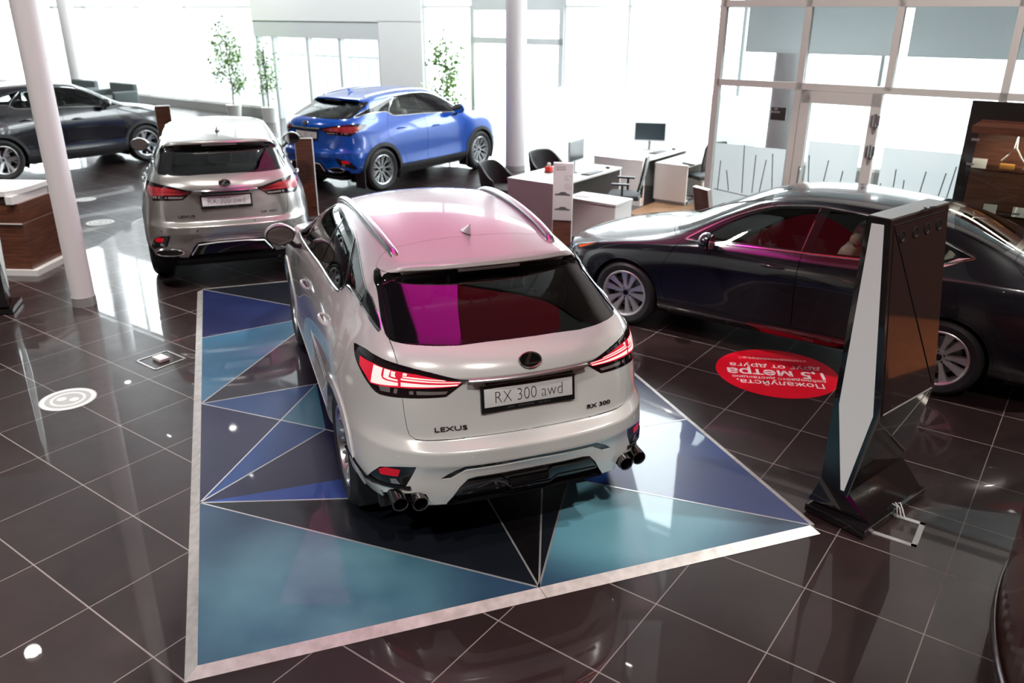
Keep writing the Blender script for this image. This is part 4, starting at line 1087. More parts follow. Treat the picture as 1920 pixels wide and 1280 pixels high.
# ---------------------------------------------------------------- the showroom (a runs along the glass front, b towards it)
GA = -.62776
AV = Vector((math.cos(GA), math.sin(GA), 0)); BV = Vector((-math.sin(GA), math.cos(GA), 0))
def W3(a, b, z=0.): return AV*a+BV*b+Vector((0, 0, z))
def AB(a, b, z=0.): return Matrix.Translation(W3(a, b, z)) @ Matrix.Rotation(GA, 4, 'Z')
ROOM = Matrix.Rotation(GA, 4, 'Z')
def placed(mb, name, m, parent=None, M=ROOM, **k):
    """geometry written in (a, b, z) turned into the world"""
    bmesh.ops.transform(mb.bm, matrix=M, verts=mb.bm.verts); return mb.build(name, m, parent, **k)
TS, TA, TB = .6057, -5.0597, 2.0839
def floor_material():
    m = mat('dark_stone_tiles', (.03, .02, .02), .3, spec=.38, coat=.55, crough=.015)
    N, L, b = nodes(m)
    tc = N.new('ShaderNodeTexCoord'); mp = N.new('ShaderNodeMapping'); mp.vector_type = 'POINT'; mp.inputs['Rotation'].default_value = (0, 0, -GA)
    L.new(tc.outputs['Object'], mp.inputs[0])
    ad = N.new('ShaderNodeVectorMath'); ad.operation = 'SUBTRACT'; ad.inputs[1].default_value = (TA, TB, 0); L.new(mp.outputs[0], ad.inputs[0])
    dv = N.new('ShaderNodeVectorMath'); dv.operation = 'SCALE'; dv.inputs['Scale'].default_value = 1/TS; L.new(ad.outputs[0], dv.inputs[0])
    fr = N.new('ShaderNodeVectorMath'); fr.operation = 'FRACTION'; L.new(dv.outputs[0], fr.inputs[0])
    fl = N.new('ShaderNodeVectorMath'); fl.operation = 'FLOOR'; L.new(dv.outputs[0], fl.inputs[0])
    sp = N.new('ShaderNodeSeparateXYZ'); L.new(fr.outputs[0], sp.inputs[0])
    ds = []
    for ax in (0, 1):
        a = N.new('ShaderNodeMath'); a.operation = 'SUBTRACT'; a.inputs[1].default_value = .5; L.new(sp.outputs[ax], a.inputs[0])
        c = N.new('ShaderNodeMath'); c.operation = 'ABSOLUTE'; L.new(a.outputs[0], c.inputs[0])
        d = N.new('ShaderNodeMath'); d.operation = 'GREATER_THAN'; d.inputs[1].default_value = .5-(.0042 if ax else .0030)/TS; L.new(c.outputs[0], d.inputs[0]); ds.append(d)
    mx = N.new('ShaderNodeMath'); mx.operation = 'MAXIMUM'; L.new(ds[0].outputs[0], mx.inputs[0]); L.new(ds[1].outputs[0], mx.inputs[1])
    wn_ = N.new('ShaderNodeTexWhiteNoise'); wn_.noise_dimensions = '3D'; L.new(fl.outputs[0], wn_.inputs['Vector'])
    nz = N.new('ShaderNodeTexNoise'); nz.inputs['Scale'].default_value = 2.2; nz.inputs['Detail'].default_value = 8; nz.inputs['Roughness'].default_value = .62
    L.new(mp.outputs[0], nz.inputs['Vector'])
    add = N.new('ShaderNodeMath'); add.operation = 'MULTIPLY_ADD'; add.inputs[1].default_value = .3; L.new(wn_.outputs['Value'], add.inputs[0]); L.new(nz.outputs['Fac'], add.inputs[2])
    rp = N.new('ShaderNodeValToRGB'); rp.color_ramp.elements[0].position = .35; rp.color_ramp.elements[0].color = (.0155, .0085, .0088, 1); rp.color_ramp.elements[1].position = .95; rp.color_ramp.elements[1].color = (.032, .019, .019, 1)
    L.new(add.outputs[0], rp.inputs[0])
    cm = N.new('ShaderNodeMix'); cm.data_type = 'RGBA'; cm.inputs[7].default_value = (.24, .215, .205, 1); L.new(mx.outputs[0], cm.inputs[0]); L.new(rp.outputs[0], cm.inputs[6])
    L.new(cm.outputs[2], b.inputs['Base Color'])
    n2 = N.new('ShaderNodeTexNoise'); n2.inputs['Scale'].default_value = 5; n2.inputs['Detail'].default_value = 9; n2.inputs['Roughness'].default_value = .7; L.new(mp.outputs[0], n2.inputs['Vector'])
    mr = N.new('ShaderNodeMapRange'); mr.inputs['From Min'].default_value = .3; mr.inputs['From Max'].default_value = .7; mr.inputs['To Min'].default_value = .30; mr.inputs['To Max'].default_value = .42
    L.new(n2.outputs['Fac'], mr.inputs['Value']); L.new(mr.outputs[0], b.inputs['Roughness'])
    cw = N.new('ShaderNodeMath'); cw.operation = 'MULTIPLY_ADD'; cw.inputs[1].default_value = -.5; cw.inputs[2].default_value = .75; L.new(mx.outputs[0], cw.inputs[0]); L.new(cw.outputs[0], b.inputs['Coat Weight'])
    return m

def wood(name, c1, c2, rough=.3, coat=.4, axis='z', scale=3.):
    m = mat(name, c1, rough, coat=coat)
    st = {'z': (14, 14, 1), 'x': (1, 14, 14), 'h': (1.2, 1.2, 16)}[axis]
    return noise_col(m, c1, c2, scale, st, 6)
WALN = wood('walnut_panel', (.060, .022, .014), (.17, .062, .034), axis='h')
WHITE = mat('white_wall_paint', (.80, .81, .80), .7); LAM = mat('white_laminate', (.78, .78, .76), .35); FRAME = mat('aluminium_frame', (.62, .60, .57), .5, .0)
FWHITE = mat('white_window_frame', (.78, .80, .80), .4)
PANE = glass('window_pane', (.97, 1., 1.), .8)
def window_bay(n, a0, a1, b, z0, z1, rails, fm, pane=PANE, w=.06, left=True, right=True, d=.10):
    e = empty('window_%d' % n, kind='structure')
    f = MB()
    for z in rails: f.box2((a0, b-d/2, z-w/2), (a1, b+d/2, z+w/2))
    if left: f.box2((a0-w/2, b-d/2, z0), (a0+w/2, b+d/2, z1))
    if right: f.box2((a1-w/2, b-d/2, z0), (a1+w/2, b+d/2, z1))
    placed(f, 'window_frame', fm, e, smooth=False)
    g = MB(); zs = [z0]+list(rails)+[z1]
    g.grid([[(a0, b, z0), (a1, b, z0)], [(a0, b, z1), (a1, b, z1)]]); placed(g, 'window_pane', pane, e, smooth=False)
    return e
def room():
    fl = MB(); fl.grid([[(-46, -14, 0), (14, -14, 0)], [(-46, 16.6, 0), (14, 16.6, 0)]]); o = placed(fl, 'floor', floor_material()); tag(o, kind='structure')
    fw = MB(); fw.box2((-6.0, 11.3, .002), (-3.2, 15.9, .006)); o = placed(fw, 'floor', wood('oak_floor', (.20, .11, .055), (.34, .20, .11), .4, .1, 'x'), smooth=False); tag(o, kind='structure')
    og = MB(); og.grid([[(-90, 16.7, -.15), (40, 16.7, -.15)], [(-90, 80, -.15), (40, 80, -.15)]]); o = placed(og, 'floor', mat('pale_paving', (.80, .82, .82), .8)); tag(o, kind='structure')
    ce = MB(); ce.box2((-46, -14, 9.4), (14, 16.6, 9.6)); o = placed(ce, 'ceiling', mat('grey_ceiling', (.20, .19, .19), .8), smooth=False); tag(o, kind='structure')
    wb_ = MB(); wb_.box2((-46, -14.2, 0), (14, -14, 9.4)); o = placed(wb_, 'wall_back', mat('back_wall', (.16, .12, .10), .8), smooth=False); tag(o, kind='structure')
    wl_ = MB(); wl_.box2((-46.2, -14, 0), (-46, 16.6, 9.4)); o = placed(wl_, 'wall_left', WHITE, smooth=False); tag(o, kind='structure')
    wr = MB(); wr.box2((14, -14, 0), (14.2, 16.6, 9.4)); o = placed(wr, 'wall_right', mat('back_wall', (.16, .12, .10), .8), smooth=False); tag(o, kind='structure')
    uw = MB(); uw.box2((-4.2, 10.0, 3.2), (14, 10.2, 9.4)); o = placed(uw, 'wall_right', WHITE, smooth=False); tag(o, kind='structure')
    cw = MB(); cw.box2((-4.2, 10.2, 3.4), (14, 16.0, 3.5)); o = placed(cw, 'ceiling', WHITE, smooth=False); tag(o, kind='structure')
    # glass front
    band = MB(); band.box2((-46, 16.0, 3.45), (14, 16.25, 5.9)); o = placed(band, 'wall_front', WHITE, smooth=False); tag(o, kind='structure')
    up = [-46, -43.2, -40.4, -37.4, -34.9, -32.4, -29.9, -27.3, -24.6, -21.9, -19.2, -16.5, -13.8, -11.1, -8.4, -5.7, -3]
    n = 1
    for a0, a1 in zip(up[:-1], up[1:]):
        window_bay(n, a0, a1, 16.12, 5.9, 9.4, [6.0, 9.3], FWHITE, left=False); n += 1
    lo = [-46, -43.2, -40.4, -37.4, -35.1, -32.8, -30.5, -27.1, -24.45, -21.0]
    for a0, a1 in zip(lo[:-1], lo[1:]):
        window_bay(n, a0, a1, 16.12, .25, 3.45, [.28, 3.08], FWHITE, left=False); n += 1
    ws = [-14.4, -12.87, -10.27, -8.69, -6.2, -3.6, -1.0, 1.6, 4.2, 6.8]
    for i, (a0, a1) in enumerate(zip(ws[:-1], ws[1:])):
        if i == 1: continue
        window_bay(n, a0, a1, 16.12, .25, 3.45, [.28, 3.08], FWHITE); n += 1
    pl_ = MB()
    for a0, a1 in ((-46, -21.0), (-14.4, -12.87), (-10.27, 6.8)): pl_.box2((a0, 16.0, 0), (a1, 16.24, .25))
    o = placed(pl_, 'baseboard_front', mat('plinth_grey', (.34, .35, .34), .6), smooth=False); tag(o, kind='structure')
    # side door in the front
    d = empty('door_2', kind='structure'); f = MB()
    for a in (-12.82, -10.32): f.box2((a-.06, 16.0, 0), (a+.06, 16.22, 3.1))
    f.box2((-12.87, 16.0, 2.28), (-10.27, 16.22, 2.42)); f.box2((-12.87, 16.05, 3.0), (-10.27, 16.2, 3.45)); placed(f, 'door_frame', mat('door_grey', (.55, .58, .58), .5), d, smooth=False)
    g = MB(); g.grid([[(-12.8, 16.12, .0), (-10.3, 16.12, 0)], [(-12.8, 16.12, 3.0), (-10.3, 16.12, 3.0)]]); placed(g, 'door_pane', PANE, d)
    # entrance porch with sliding doors
    e = empty('door_1', kind='structure'); f = MB()
    for a in (-20.9, -20.2, -18.72, -17.42, -15.92): f.box2((a-.05, 16.02, 0), (a+.05, 16.2, 2.72))
    f.box2((-21.0, 16.0, 2.28), (-15.9, 16.22, 2.72)); placed(f, 'door_frame', mat('door_pale', (.66, .70, .72), .45), e, smooth=False)
    g = MB(); g.grid([[(-20.95, 16.12, 0), (-15.9, 16.12, 0)], [(-20.95, 16.12, 2.3), (-15.9, 16.12, 2.3)]]); placed(g, 'door_pane', PANE, e)
    w = MB(); w.box2((-21.0, 15.98, 2.72), (-14.4, 16.24, 3.45)); w.box2((-15.88, 15.98, 0), (-14.4, 16.24, 2.75)); o = placed(w, 'wall_front', mat('porch_white', (.86, .88, .89), .7), smooth=False); tag(o, kind='structure')
    # round columns
    for a, b, r in ((-8.61, 3.975, .115), (-9.665, 13.403, .20), (-29.4, 14.9, .24)):
        c = empty('column', W3(a, b), 0, {0: 'slim white leaning-looking round column rising between the silver and white cars on the left', 1: 'white round column behind the black armchairs near the desks', 2: 'far white round column by the glass front behind the black crossover'}[[.115, .20, .24].index(r)], 'column')
        m = MB(); m.cyl((0, 0, 0), (0, 0, 9.4), r, n=40, caps=False); m.build('column_shaft', mat('column_white', (.80, .78, .79), .45), c)
        m = MB(); m.cyl((0, 0, 0), (0, 0, .10), r+.006, n=40); m.build('column_base', mat('column_collar', (.45, .45, .45), .4, .5), c)
    # glazed office on the right
    b = 10.05; po = [-4.14, -3.12, -2.14, -1.01, .15, 1.4, 2.7, 4.0]
    k = 40
    frost = glass('office_pane', (.60, .64, .64), .9)
    for i, (a0, a1) in enumerate(zip(po[:-1], po[1:])):
        z0 = 0 if i != 1 else 2.16
        window_bay(k, a0, a1, b, z0, 3.2, [2.16, 3.06]+([.06] if i != 1 else []), FRAME, pane=frost, w=.075, left=i == 0, d=.09); k += 1
    dd = empty('door_3', kind='structure'); f = MB()
    for a, w_ in ((-3.02, .11), (-2.23, .11)): f.box2((a-w_/2, b-.05, 0), (a+w_/2, b+.05, 2.12))
    f.box2((-3.08, b-.05, 1.98), (-2.18, b+.05, 2.12)); f.box2((-3.08, b-.05, 0), (-2.18, b+.05, .14)); placed(f, 'door_leaf', FRAME, dd, smooth=False)
    g = MB(); g.grid([[(-3.0, b, .1), (-2.25, b, .1)], [(-3.0, b, 2.0), (-2.25, b, 2.0)]]); placed(g, 'door_pane', frost, dd)
    h = MB(); h.cyl((-2.97, b-.10, .95), (-2.97, b-.10, 1.25), .012); h.cyl((-2.97, b-.10, .99), (-2.97, b-.04, .99), .01); h.cyl((-2.97, b-.10, 1.21), (-2.97, b-.04, 1.21), .01); placed(h, 'door_handle', mat('satin_steel', (.6, .6, .6), .3, 1.), dd)
    for z in (.35, 1.50, 1.84):
        h = MB(); h.cyl((-2.21, b-.075, z-.07), (-2.21, b-.075, z+.07), .022); h.box2((-2.26, b-.07, z-.05), (-2.16, b-.045, z+.05)); placed(h, 'door_hinge', mat('satin_steel', (.6, .6, .6), .3, 1.), dd)
    sg = MB(); sg.box2((-3.42, b-.02, 1.755), (-3.24, b-.008, 1.905), .003); o = placed(sg, 'door_sign', mat('sign_dark', (.035, .03, .03), .4)); tag(o, 'small square dark sign on the glass left of the office door', 'sign')
    text_mesh('sign_lettering', 'VIP\nROOM', .035, mat('sign_text', (.6, .6, .6), .5), .0006, o, AB(-3.365, b-.0205, 1.865) @ Matrix.Rotation(math.pi/2, 4, 'X'))
    # frosted film bands on the office glass: sheets with clear cracks between them
    film = translucent('frosted_film', (.92, .96, .97), .6)
    rnd = random.Random(3)
    for i, (a0, a1, zt) in enumerate(((-4.08, -3.18, 1.42), (-2.92, -2.33, 1.55), (-2.08, -1.07, 1.55), (-.95, .1, 1.55))):
        fm = MB(); fm.grid([[(a0, b-.012, .10), (a1, b-.012, .10)], [(a0, b-.012, zt), (a1, b-.012, zt)]])
        cr = MB(); x = a0+.08
        while x < a1-.04:
            zl = .82+.03*rnd.random(); tl = (rnd.random()-.5)*.12; zh = zl+.25+.35*rnd.random()
            cr.tube([(x, b-.016, zl), (x+tl, b-.016, zh)], .0055, n=4, flat=.3, up=(0, 1, 0)); x += .07+.13*rnd.random()
        cr.tube([(a0+.03, b-.016, .84), ((a0+a1)/2, b-.016, .80), (a1-.03, b-.016, .83)], .0045, n=4, flat=.3, up=(0, 1, 0))
        cr = placed(cr, 'clear_cracks', mat('clear_crack', (.02, .03, .03), .4), smooth=False)
        o = placed(fm, 'frosted_film', film, smooth=False); tag(o, ['frosted film on the glass left of the office door below the dark sign', 'frosted film with fine clear cracks on the office door pane', 'frosted film with fine clear cracks on the glass right of the office door', 'frosted film on the office glass behind the display cabinet'][i], 'window film', 'frosted films on the office glass'); cr.parent = o
    # things seen through the office glass
    for i, (a0, a1) in enumerate(((-4.0, -2.2), (-2.1, .2), (.3, 3.0))):
        bl = MB(); bl.box2((a0, 10.50, 2.50), (a1, 10.52, 3.3)); o = placed(bl, 'roller_blind', translucent('blind_white', (.88, .90, .91), .45), smooth=False)
        tag(o, ['white roller blind lowered behind the top left office panes', 'white roller blind lowered behind the pane above the office door', 'white roller blind lowered behind the top right office panes'][i], 'blind', 'roller blinds in the office')
    vb = empty('vertical_blind', W3(0, 15.6), GA, 'white vertical slat blind inside the office behind the display cabinet', 'blind')
    s = MB(); s.box2((-.9, -.03, 2.9), (3.0, .03, 2.96)); s.build('blind_rail', WHITE, vb, smooth=False)
    for q in range(26):
        s = MB(); s.box((-.8+.145*q, 0, 1.55), (.10, .004, 2.7), rot=Matrix.Rotation(.5, 3, 'Z')); s.build('slat', translucent('slat_white', (.82, .86, .90), .5), vb, smooth=False)
    c = MB(); c.cyl((-4.35+.6, 11.6, 0), (-3.75, 11.6, 9.4), .22, n=32, caps=False); o = placed(c, 'column', mat('column_white', (.80, .78, .79), .45)); tag(o, 'white round column seen through the glass at the left end of the office', 'column')
    pp = MB(); pp.box2((-1.9, 12.6, .0), (-.5, 13.4, .74)); o = placed(pp, 'office_table', LAM, smooth=False); tag(o, 'white table inside the glazed office behind the frosted glass', 'table')
# ---------------------------------------------------------------- blue faceted display platform
def podium():
    P0 = Vector((-1.543, 2.937, 0)); U = Vector((3.433, 1.205, 0)); Lu = U.length; U /= Lu; V = Vector((-U.y, U.x, 0)); Lv = 6.11
    M = Matrix((U, V, Vector((0, 0, 1)))).transposed().to_4x4(); M.translation = P0
    Mi = M.inverted()
    e = empty('display_platform', tuple(P0), 0, 'low rectangular platform of blue and black faceted panels under the white car', 'platform'); e.matrix_world = M
    h = .03; rw = .062
    f = MB(); f.box2((rw, rw, 0), (Lu-.02, Lv-.02, h-.004)); f.build('platform_core', mat('platform_edge', (.03, .03, .035), .5), e, smooth=False)
    al = noise_col(mat('brushed_aluminium', (.62, .61, .58), .38, .65), (.52, .51, .48), (.72, .71, .69), 8, (2, 2, 2), 5)
    def ramp(a, b, c, d, nm='edge_ramp'):
        m = MB(); m.bm.faces.new([m.bm.verts.new(p) for p in (a, b, c, d)]); o = m.build(nm, al, e, smooth=False)
        md = o.modifiers.new('t', 'SOLIDIFY'); md.thickness = .004; md.offset = -1; return o
    mu = (1.015+.0)
    nb = Mi @ Vector((.165, 3.567, h)); n2 = Mi @ Vector((-2.009, 4.4, h))
    ramp((0, 0, .002), (nb.x+.02, 0, .002), (nb.x, rw, h), (rw, rw, h)); ramp((nb.x+.023, 0, .002), (Lu, 0, .002), (Lu-.03, rw, h), (nb.x+.003, rw, h))
    ramp((0, n2.y-.02, .002), (0, 0, .002), (rw, rw, h), (rw, n2.y, h)); ramp((0, Lv, .002), (0, n2.y-.017, .002), (rw, n2.y+.003, h), (rw, Lv-.02, h))
    m = MB(); m.box2((Lu-.028, rw, 0), (Lu, Lv, h+.001)); m.build('edge_strip', al, e, smooth=False)
    m = MB(); m.box2((rw, Lv-.026, 0), (Lu-.028, Lv, h+.001)); m.build('edge_strip', al, e, smooth=False)
    def L(x, y): q = Mi @ Vector((x, y, h)); return (q.x, q.y)
    x0, x1, y0, y1 = rw, Lu-.028, rw, Lv-.026
    n1 = (x0, L(-2.498, 5.817)[1]); n2 = (x0, L(-2.009, 4.40)[1]); nb = (L(.165, 3.567)[0], y0); nr = (x1, L(1.33, 5.577)[1])
    n0 = (x0, L(-2.99, 7.229)[1]); TL = (x0, y1); TR = (x1, y1); BL = (x0, y0); BR = (x1, y0)
    X1 = L(-1.785, 5.548); X2 = L(-1.40, 5.395); X3 = L(-1.653, 6.2)
    # far points under the car
    K1 = L(-1.653+.55, 6.2+.75)           # on the ray n2 -> X1 -> X3
    K0 = L(-2.0, 7.86)                    # ray n1 -> x4 and TL -> x10
    C1 = L(-.42, 4.95); C2 = L(.20, 5.9); C3 = L(-.17, 4.516); C4 = L(.387, 4.72); K5 = L(1.0, 5.47)
    CM = L(-.8, 6.6)
    faces = [  # polygon, colour pair
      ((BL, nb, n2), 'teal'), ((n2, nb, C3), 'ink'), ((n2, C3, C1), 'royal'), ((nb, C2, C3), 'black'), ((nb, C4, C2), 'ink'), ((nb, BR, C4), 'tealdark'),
      ((C4, BR, nr), 'royal2'), ((C4, nr, K5, C2), 'sky'), ((K5, nr, TR, CM), 'navy'), ((K5, CM, C2), 'ink'), ((C3, C2, C1), 'ink'),
      ((n2, C1, X2), 'navyd'), ((n2, X2, X1), 'blue'), ((n2, X1, n1), 'navyd'), ((X1, X2, X3), 'teal2'), ((n1, X1, X3), 'blue2'), ((X3, X2, C1, CM, K1), 'navyd'),
      ((n1, X3, K1, K0), 'ink2'), ((n1, K0, n0), 'lake'), ((n0, K0, L(-2.0, 8.0), TL), 'navy2'), ((TL, L(-2.0, 8.0), CM, TR), 'ink'), ((K0, K1, CM, L(-2.0, 8.0)), 'blue2')]
    cols = dict(teal=((.03, .10, .17), (.16, .36, .43)), ink=((.006, .008, .012), (.010, .012, .018)), royal=((.008, .035, .22), (.015, .07, .34)), black=((.004, .003, .004), (.006, .005, .006)),
      tealdark=((.10, .30, .40), (.22, .45, .52)), royal2=((.012, .035, .16), (.02, .06, .24)), sky=((.03, .08, .22), (.06, .14, .30)), navy=((.008, .010, .06), (.014, .02, .10)), navyd=((.008, .006, .032), (.013, .009, .05)),
      blue=((.008, .035, .15), (.016, .06, .22)), teal2=((.03, .12, .20), (.05, .18, .26)), blue2=((.012, .035, .12), (.02, .055, .17)), ink2=((.010, .008, .014), (.018, .012, .022)), lake=((.025, .10, .18), (.05, .16, .26)), navy2=((.008, .012, .05), (.015, .025, .09)))
    for k, (poly, cn) in enumerate(faces):
        g = MB(); g.bm.faces.new([g.bm.verts.new((p[0], p[1], h+.0005)) for p in poly])
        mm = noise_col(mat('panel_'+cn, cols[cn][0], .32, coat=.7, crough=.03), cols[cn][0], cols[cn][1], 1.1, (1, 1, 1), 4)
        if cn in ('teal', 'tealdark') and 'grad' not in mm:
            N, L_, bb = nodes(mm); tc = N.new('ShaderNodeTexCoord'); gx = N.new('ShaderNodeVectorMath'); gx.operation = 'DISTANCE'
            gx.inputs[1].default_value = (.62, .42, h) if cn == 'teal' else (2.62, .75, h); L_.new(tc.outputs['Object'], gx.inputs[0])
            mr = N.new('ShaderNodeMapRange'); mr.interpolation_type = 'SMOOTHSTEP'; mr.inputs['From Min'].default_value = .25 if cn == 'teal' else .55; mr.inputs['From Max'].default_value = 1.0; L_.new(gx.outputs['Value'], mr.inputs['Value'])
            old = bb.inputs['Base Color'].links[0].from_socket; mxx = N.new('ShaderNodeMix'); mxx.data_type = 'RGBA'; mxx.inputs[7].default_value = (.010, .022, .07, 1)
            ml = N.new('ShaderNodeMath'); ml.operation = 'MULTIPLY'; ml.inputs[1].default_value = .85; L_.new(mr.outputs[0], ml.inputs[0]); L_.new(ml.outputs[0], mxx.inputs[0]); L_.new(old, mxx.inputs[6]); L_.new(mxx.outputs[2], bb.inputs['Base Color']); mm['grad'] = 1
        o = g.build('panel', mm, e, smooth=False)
    seg = set()
    ln = [(n2, nb), (n2, C3), (n2, X2), (n2, X3), (n1, X2), (n1, K0), (n0, K0), (TL, L(-2.0, 8.0)), (nb, C3), (nb, L(.205, 4.629)), (nb, C4), (C4, BR), (K5, nr), (n1, X3), (X2, C1), (K0, K1), (X3, K1), (L(.205, 4.629), C2), (C3, C2)]
    for p, q in ln:
        a = Vector((*p, 0)); b = Vector((*q, 0)); d = b-a; an = math.atan2(d.y, d.x)
        s = MB(); s.box(((a+b)/2+Vector((0, 0, h+.001))), (d.length, .011, .0024), rot=Matrix.Rotation(an, 3, 'Z'))
        s.build('metal_inlay', mat('inlay_silver', (.74, .75, .75), .3, .7), e, smooth=False)
    return e
# ---------------------------------------------------------------- furniture, stands, floor marks, lights
def office_chair(name, a, b, rz, label):
    e = empty(name, W3(a, b), GA+rz, label, 'chair', 'office chairs at the desks')
    bk = mat('chair_mesh_dark', (.04, .05, .055), .7); pl = mat('chair_plastic', (.015, .015, .016), .4); gr = mat('chair_mesh_grey', (.20, .22, .22), .7)
    s = MB(); s.box((0, 0, .47), (.48, .48, .07), .03, seg=3); s.build('seat', bk, e, ang=1.)
    fr = MB(); pts = [(-.20, y, z) for y, z in ((-.20, .58), (-.225, .75), (-.21, .95), (-.17, 1.04), (.17, 1.04), (.21, .95), (.225, .75), (.20, .58))]
    pts = [(x-.10*(z-.55)-.05*math.sin((z-.5)*3), y, z) for x, y, z in pts]
    fr.tube(pts, .016, n=8, closed=True); fr.build('back_frame', pl, e, ang=1.)
    g = MB(); g.grid([[(-.20-.10*(z-.55)-.05*math.sin((z-.5)*3)-.025*(1-(t/.2)**2), t*w_, z) for t in (-.2, -.1, 0, .1, .2)] for z, w_ in ((.58, .98), (.68, 1.08), (.80, 1.1), (.92, 1.05), (1.03, .9))])
    o = g.build('backrest', gr, e, ang=1.5); md = o.modifiers.new('s', 'SOLIDIFY'); md.thickness = .008
    for k in range(6):
        r = MB(); z = .62+.065*k; r.tube([(-.215-.10*(z-.55)-.05*math.sin((z-.5)*3), y, z) for y in (-.19, 0, .19)], .005, n=6); r.build('back_slat', pl, o)
    sp = MB(); sp.tube([(-.10, 0, .44), (-.24, 0, .46), (-.25, 0, .62)], .022, n=8); sp.build('back_bracket', pl, e)
    for y in (-.29, .29):
        m = MB(); m.tube([(.02, y*.85, .45), (.0, y, .50), (.0, y, .66)], .018, n=8); m.box((.03, y, .675), (.26, .07, .03), .012); m.build('armrest', pl, e)
    m = MB(); m.cyl((0, 0, .10), (0, 0, .44), .025); m.cyl((0, 0, .36), (0, 0, .45), .05); m.build('gas_column', mat('satin_steel', (.6, .6, .6), .3, 1.), e)
    for k in range(5):
        an = 2*math.pi*k/5+.3; c, s_ = math.cos(an), math.sin(an)
        m = MB(); m.tube([(c*.03, s_*.03, .12), (c*.30, s_*.30, .075)], .022, n=8, flat=.8); o = m.build('base_leg', pl, e)
        m = MB(); m.cyl((c*.30-s_*.02, s_*.30+c*.02, .03), (c*.30+s_*.02, s_*.30-c*.02, .03), .03); m.build('castor', pl, o)
    return e
def armchair(a, b, rz, label):
    e = empty('armchair', W3(a, b), GA+rz, label, 'chair', 'black visitor armchairs')
    lea = mat('armchair_black', (.022, .022, .024), .55)
    s = MB(); s.box((.02, 0, .42), (.52, .50, .12), .04, seg=3); s.build('seat', lea, e, ang=1.)
    g = MB(); rows = []
    for z, r in ((.30, .27), (.42, .30), (.60, .315), (.78, .32), (.84, .315)):
        row = []
        for k in range(13):
            an = math.radians(80+200*k/12); cut_ = max(0, (abs(k-6)-3.2)/2.8)
            zz = z if z < .45 else z-(z-.60)*min(1, cut_)*.9 if z > .6 else z
            row.append((math.cos(an)*r*1.02-(z-.3)*.12, math.sin(an)*r*1.05, zz))
        rows.append(row)
    g.grid(rows); o = g.build('backrest', lea, e, ang=1.5); md = o.modifiers.new('s', 'SOLIDIFY'); md.thickness = .045; md = o.modifiers.new('u', 'SUBSURF'); md.levels = 2; md.render_levels = 2
    for x, y in ((.2, .2), (.2, -.2), (-.2, .2), (-.2, -.2)):
        m = MB(); m.tube([(x*.7, y*.7, .37), (x*1.15, y*1.15, 0)], .013, n=8); m.build('leg', mat('satin_steel', (.6, .6, .6), .3, 1.), e)
    return e
def monitor(a, b, z, rz, label, w=.53, h=.31, dark=True):
    e = empty('monitor', W3(a, b, z), rz, label, 'monitor', None)
    m = MB(); m.box((0, 0, .155+h/2), (w, .02, h), .004); m.build('monitor_housing', mat('monitor_shell', (.16, .17, .18) if dark else (.45, .47, .48), .4), e)
    s = MB(); s.box((0, -.0115, .16+h/2), (w-.02, .002, h-.03)); s.build('screen', mat('screen_dark', (.03, .045, .055), .15), e)
    n = MB(); n.box((0, .02, .13), (.045, .02, .26)); n.build('monitor_neck', mat('monitor_shell2', (.25, .26, .27), .4), e)
    f = MB(); f.box((0, .01, .006), (.22, .17, .012), .004); f.build('monitor_foot', mat('monitor_shell2', (.25, .26, .27), .4), e)
    return e
def desk(b0, b1, lf, label, orange):
    e = empty('desk', W3(-6.5, (b0+b1)/2), GA, label, 'desk'); L_ = b1-b0
    def at(m, n, mm, **k): return m.build(n, mm, e, smooth=False)
    m = MB(); m.box((0, 0, .725), (.92, L_, .03), .003); at(m, 'desktop', LAM)
    for s in (-1, 1):
        m = MB(); m.box((0 if s < 0 else -.0, s*(L_/2-.06 if s < 0 else L_/2-.02), .355), (.90, .12 if s < 0 else .04, .71), .003); at(m, 'side_panel', LAM)
    m = MB(); m.box((-.35, 0, .40), (.02, L_-.2, .5)); at(m, 'modesty_panel', mat('panel_brown', (.10, .055, .04), .5))
    if orange:
        m = MB(); m.box((.452, -L_/2+.10-.03, .36), (.006, .012, .70)); m.build('orange_edge', mat('orange_strip', (.85, .20, .05), .5), e)
    return e
def credenza(a0, a1, b0, b1, h, label, open_bay=False):
    e = empty('cabinet', W3((a0+a1)/2, (b0+b1)/2), GA, label, 'cabinet'); A2, B2 = a1-a0, b1-b0
    def bx(n, x0, x1, y0, y1, z0, z1, mm=LAM):
        m = MB(); m.box2((x0, y0, z0), (x1, y1, z1), .002); return m.build(n, mm, e, smooth=False)
    bx('cabinet_top', -A2/2, A2/2, -B2/2, B2/2, h-.03, h); bx('plinth', -A2/2+.03, A2/2-.03, -B2/2+.03, B2/2-.03, 0, .06, mat('plinth_grey', (.34, .35, .34), .6))
    if not open_bay: bx('carcass', -A2/2+.01, A2/2-.01, -B2/2+.01, B2/2-.01, .06, h-.031)
    else:
        dk = mat('bay_dark', (.03, .03, .04), .8)
        bx('carcass', -A2/2+.01, A2/2-.02, -B2/2+.62, B2/2-.01, .06, h-.031); bx('open_bay', -A2/2+.01, -A2/2+.03, -B2/2+.03, -B2/2+.62, .06, h-.031, dk); bx('side', -A2/2+.01, A2/2-.01, -B2/2, -B2/2+.03, .06, h-.031); bx('bay_floor', -A2/2+.01, A2/2-.02, -B2/2+.03, -B2/2+.62, .06, .09)
        for k in range(1): bx('door', A2/2-.02, A2/2, -B2/2+.63, B2/2-.02, .07, h-.04)
    return e
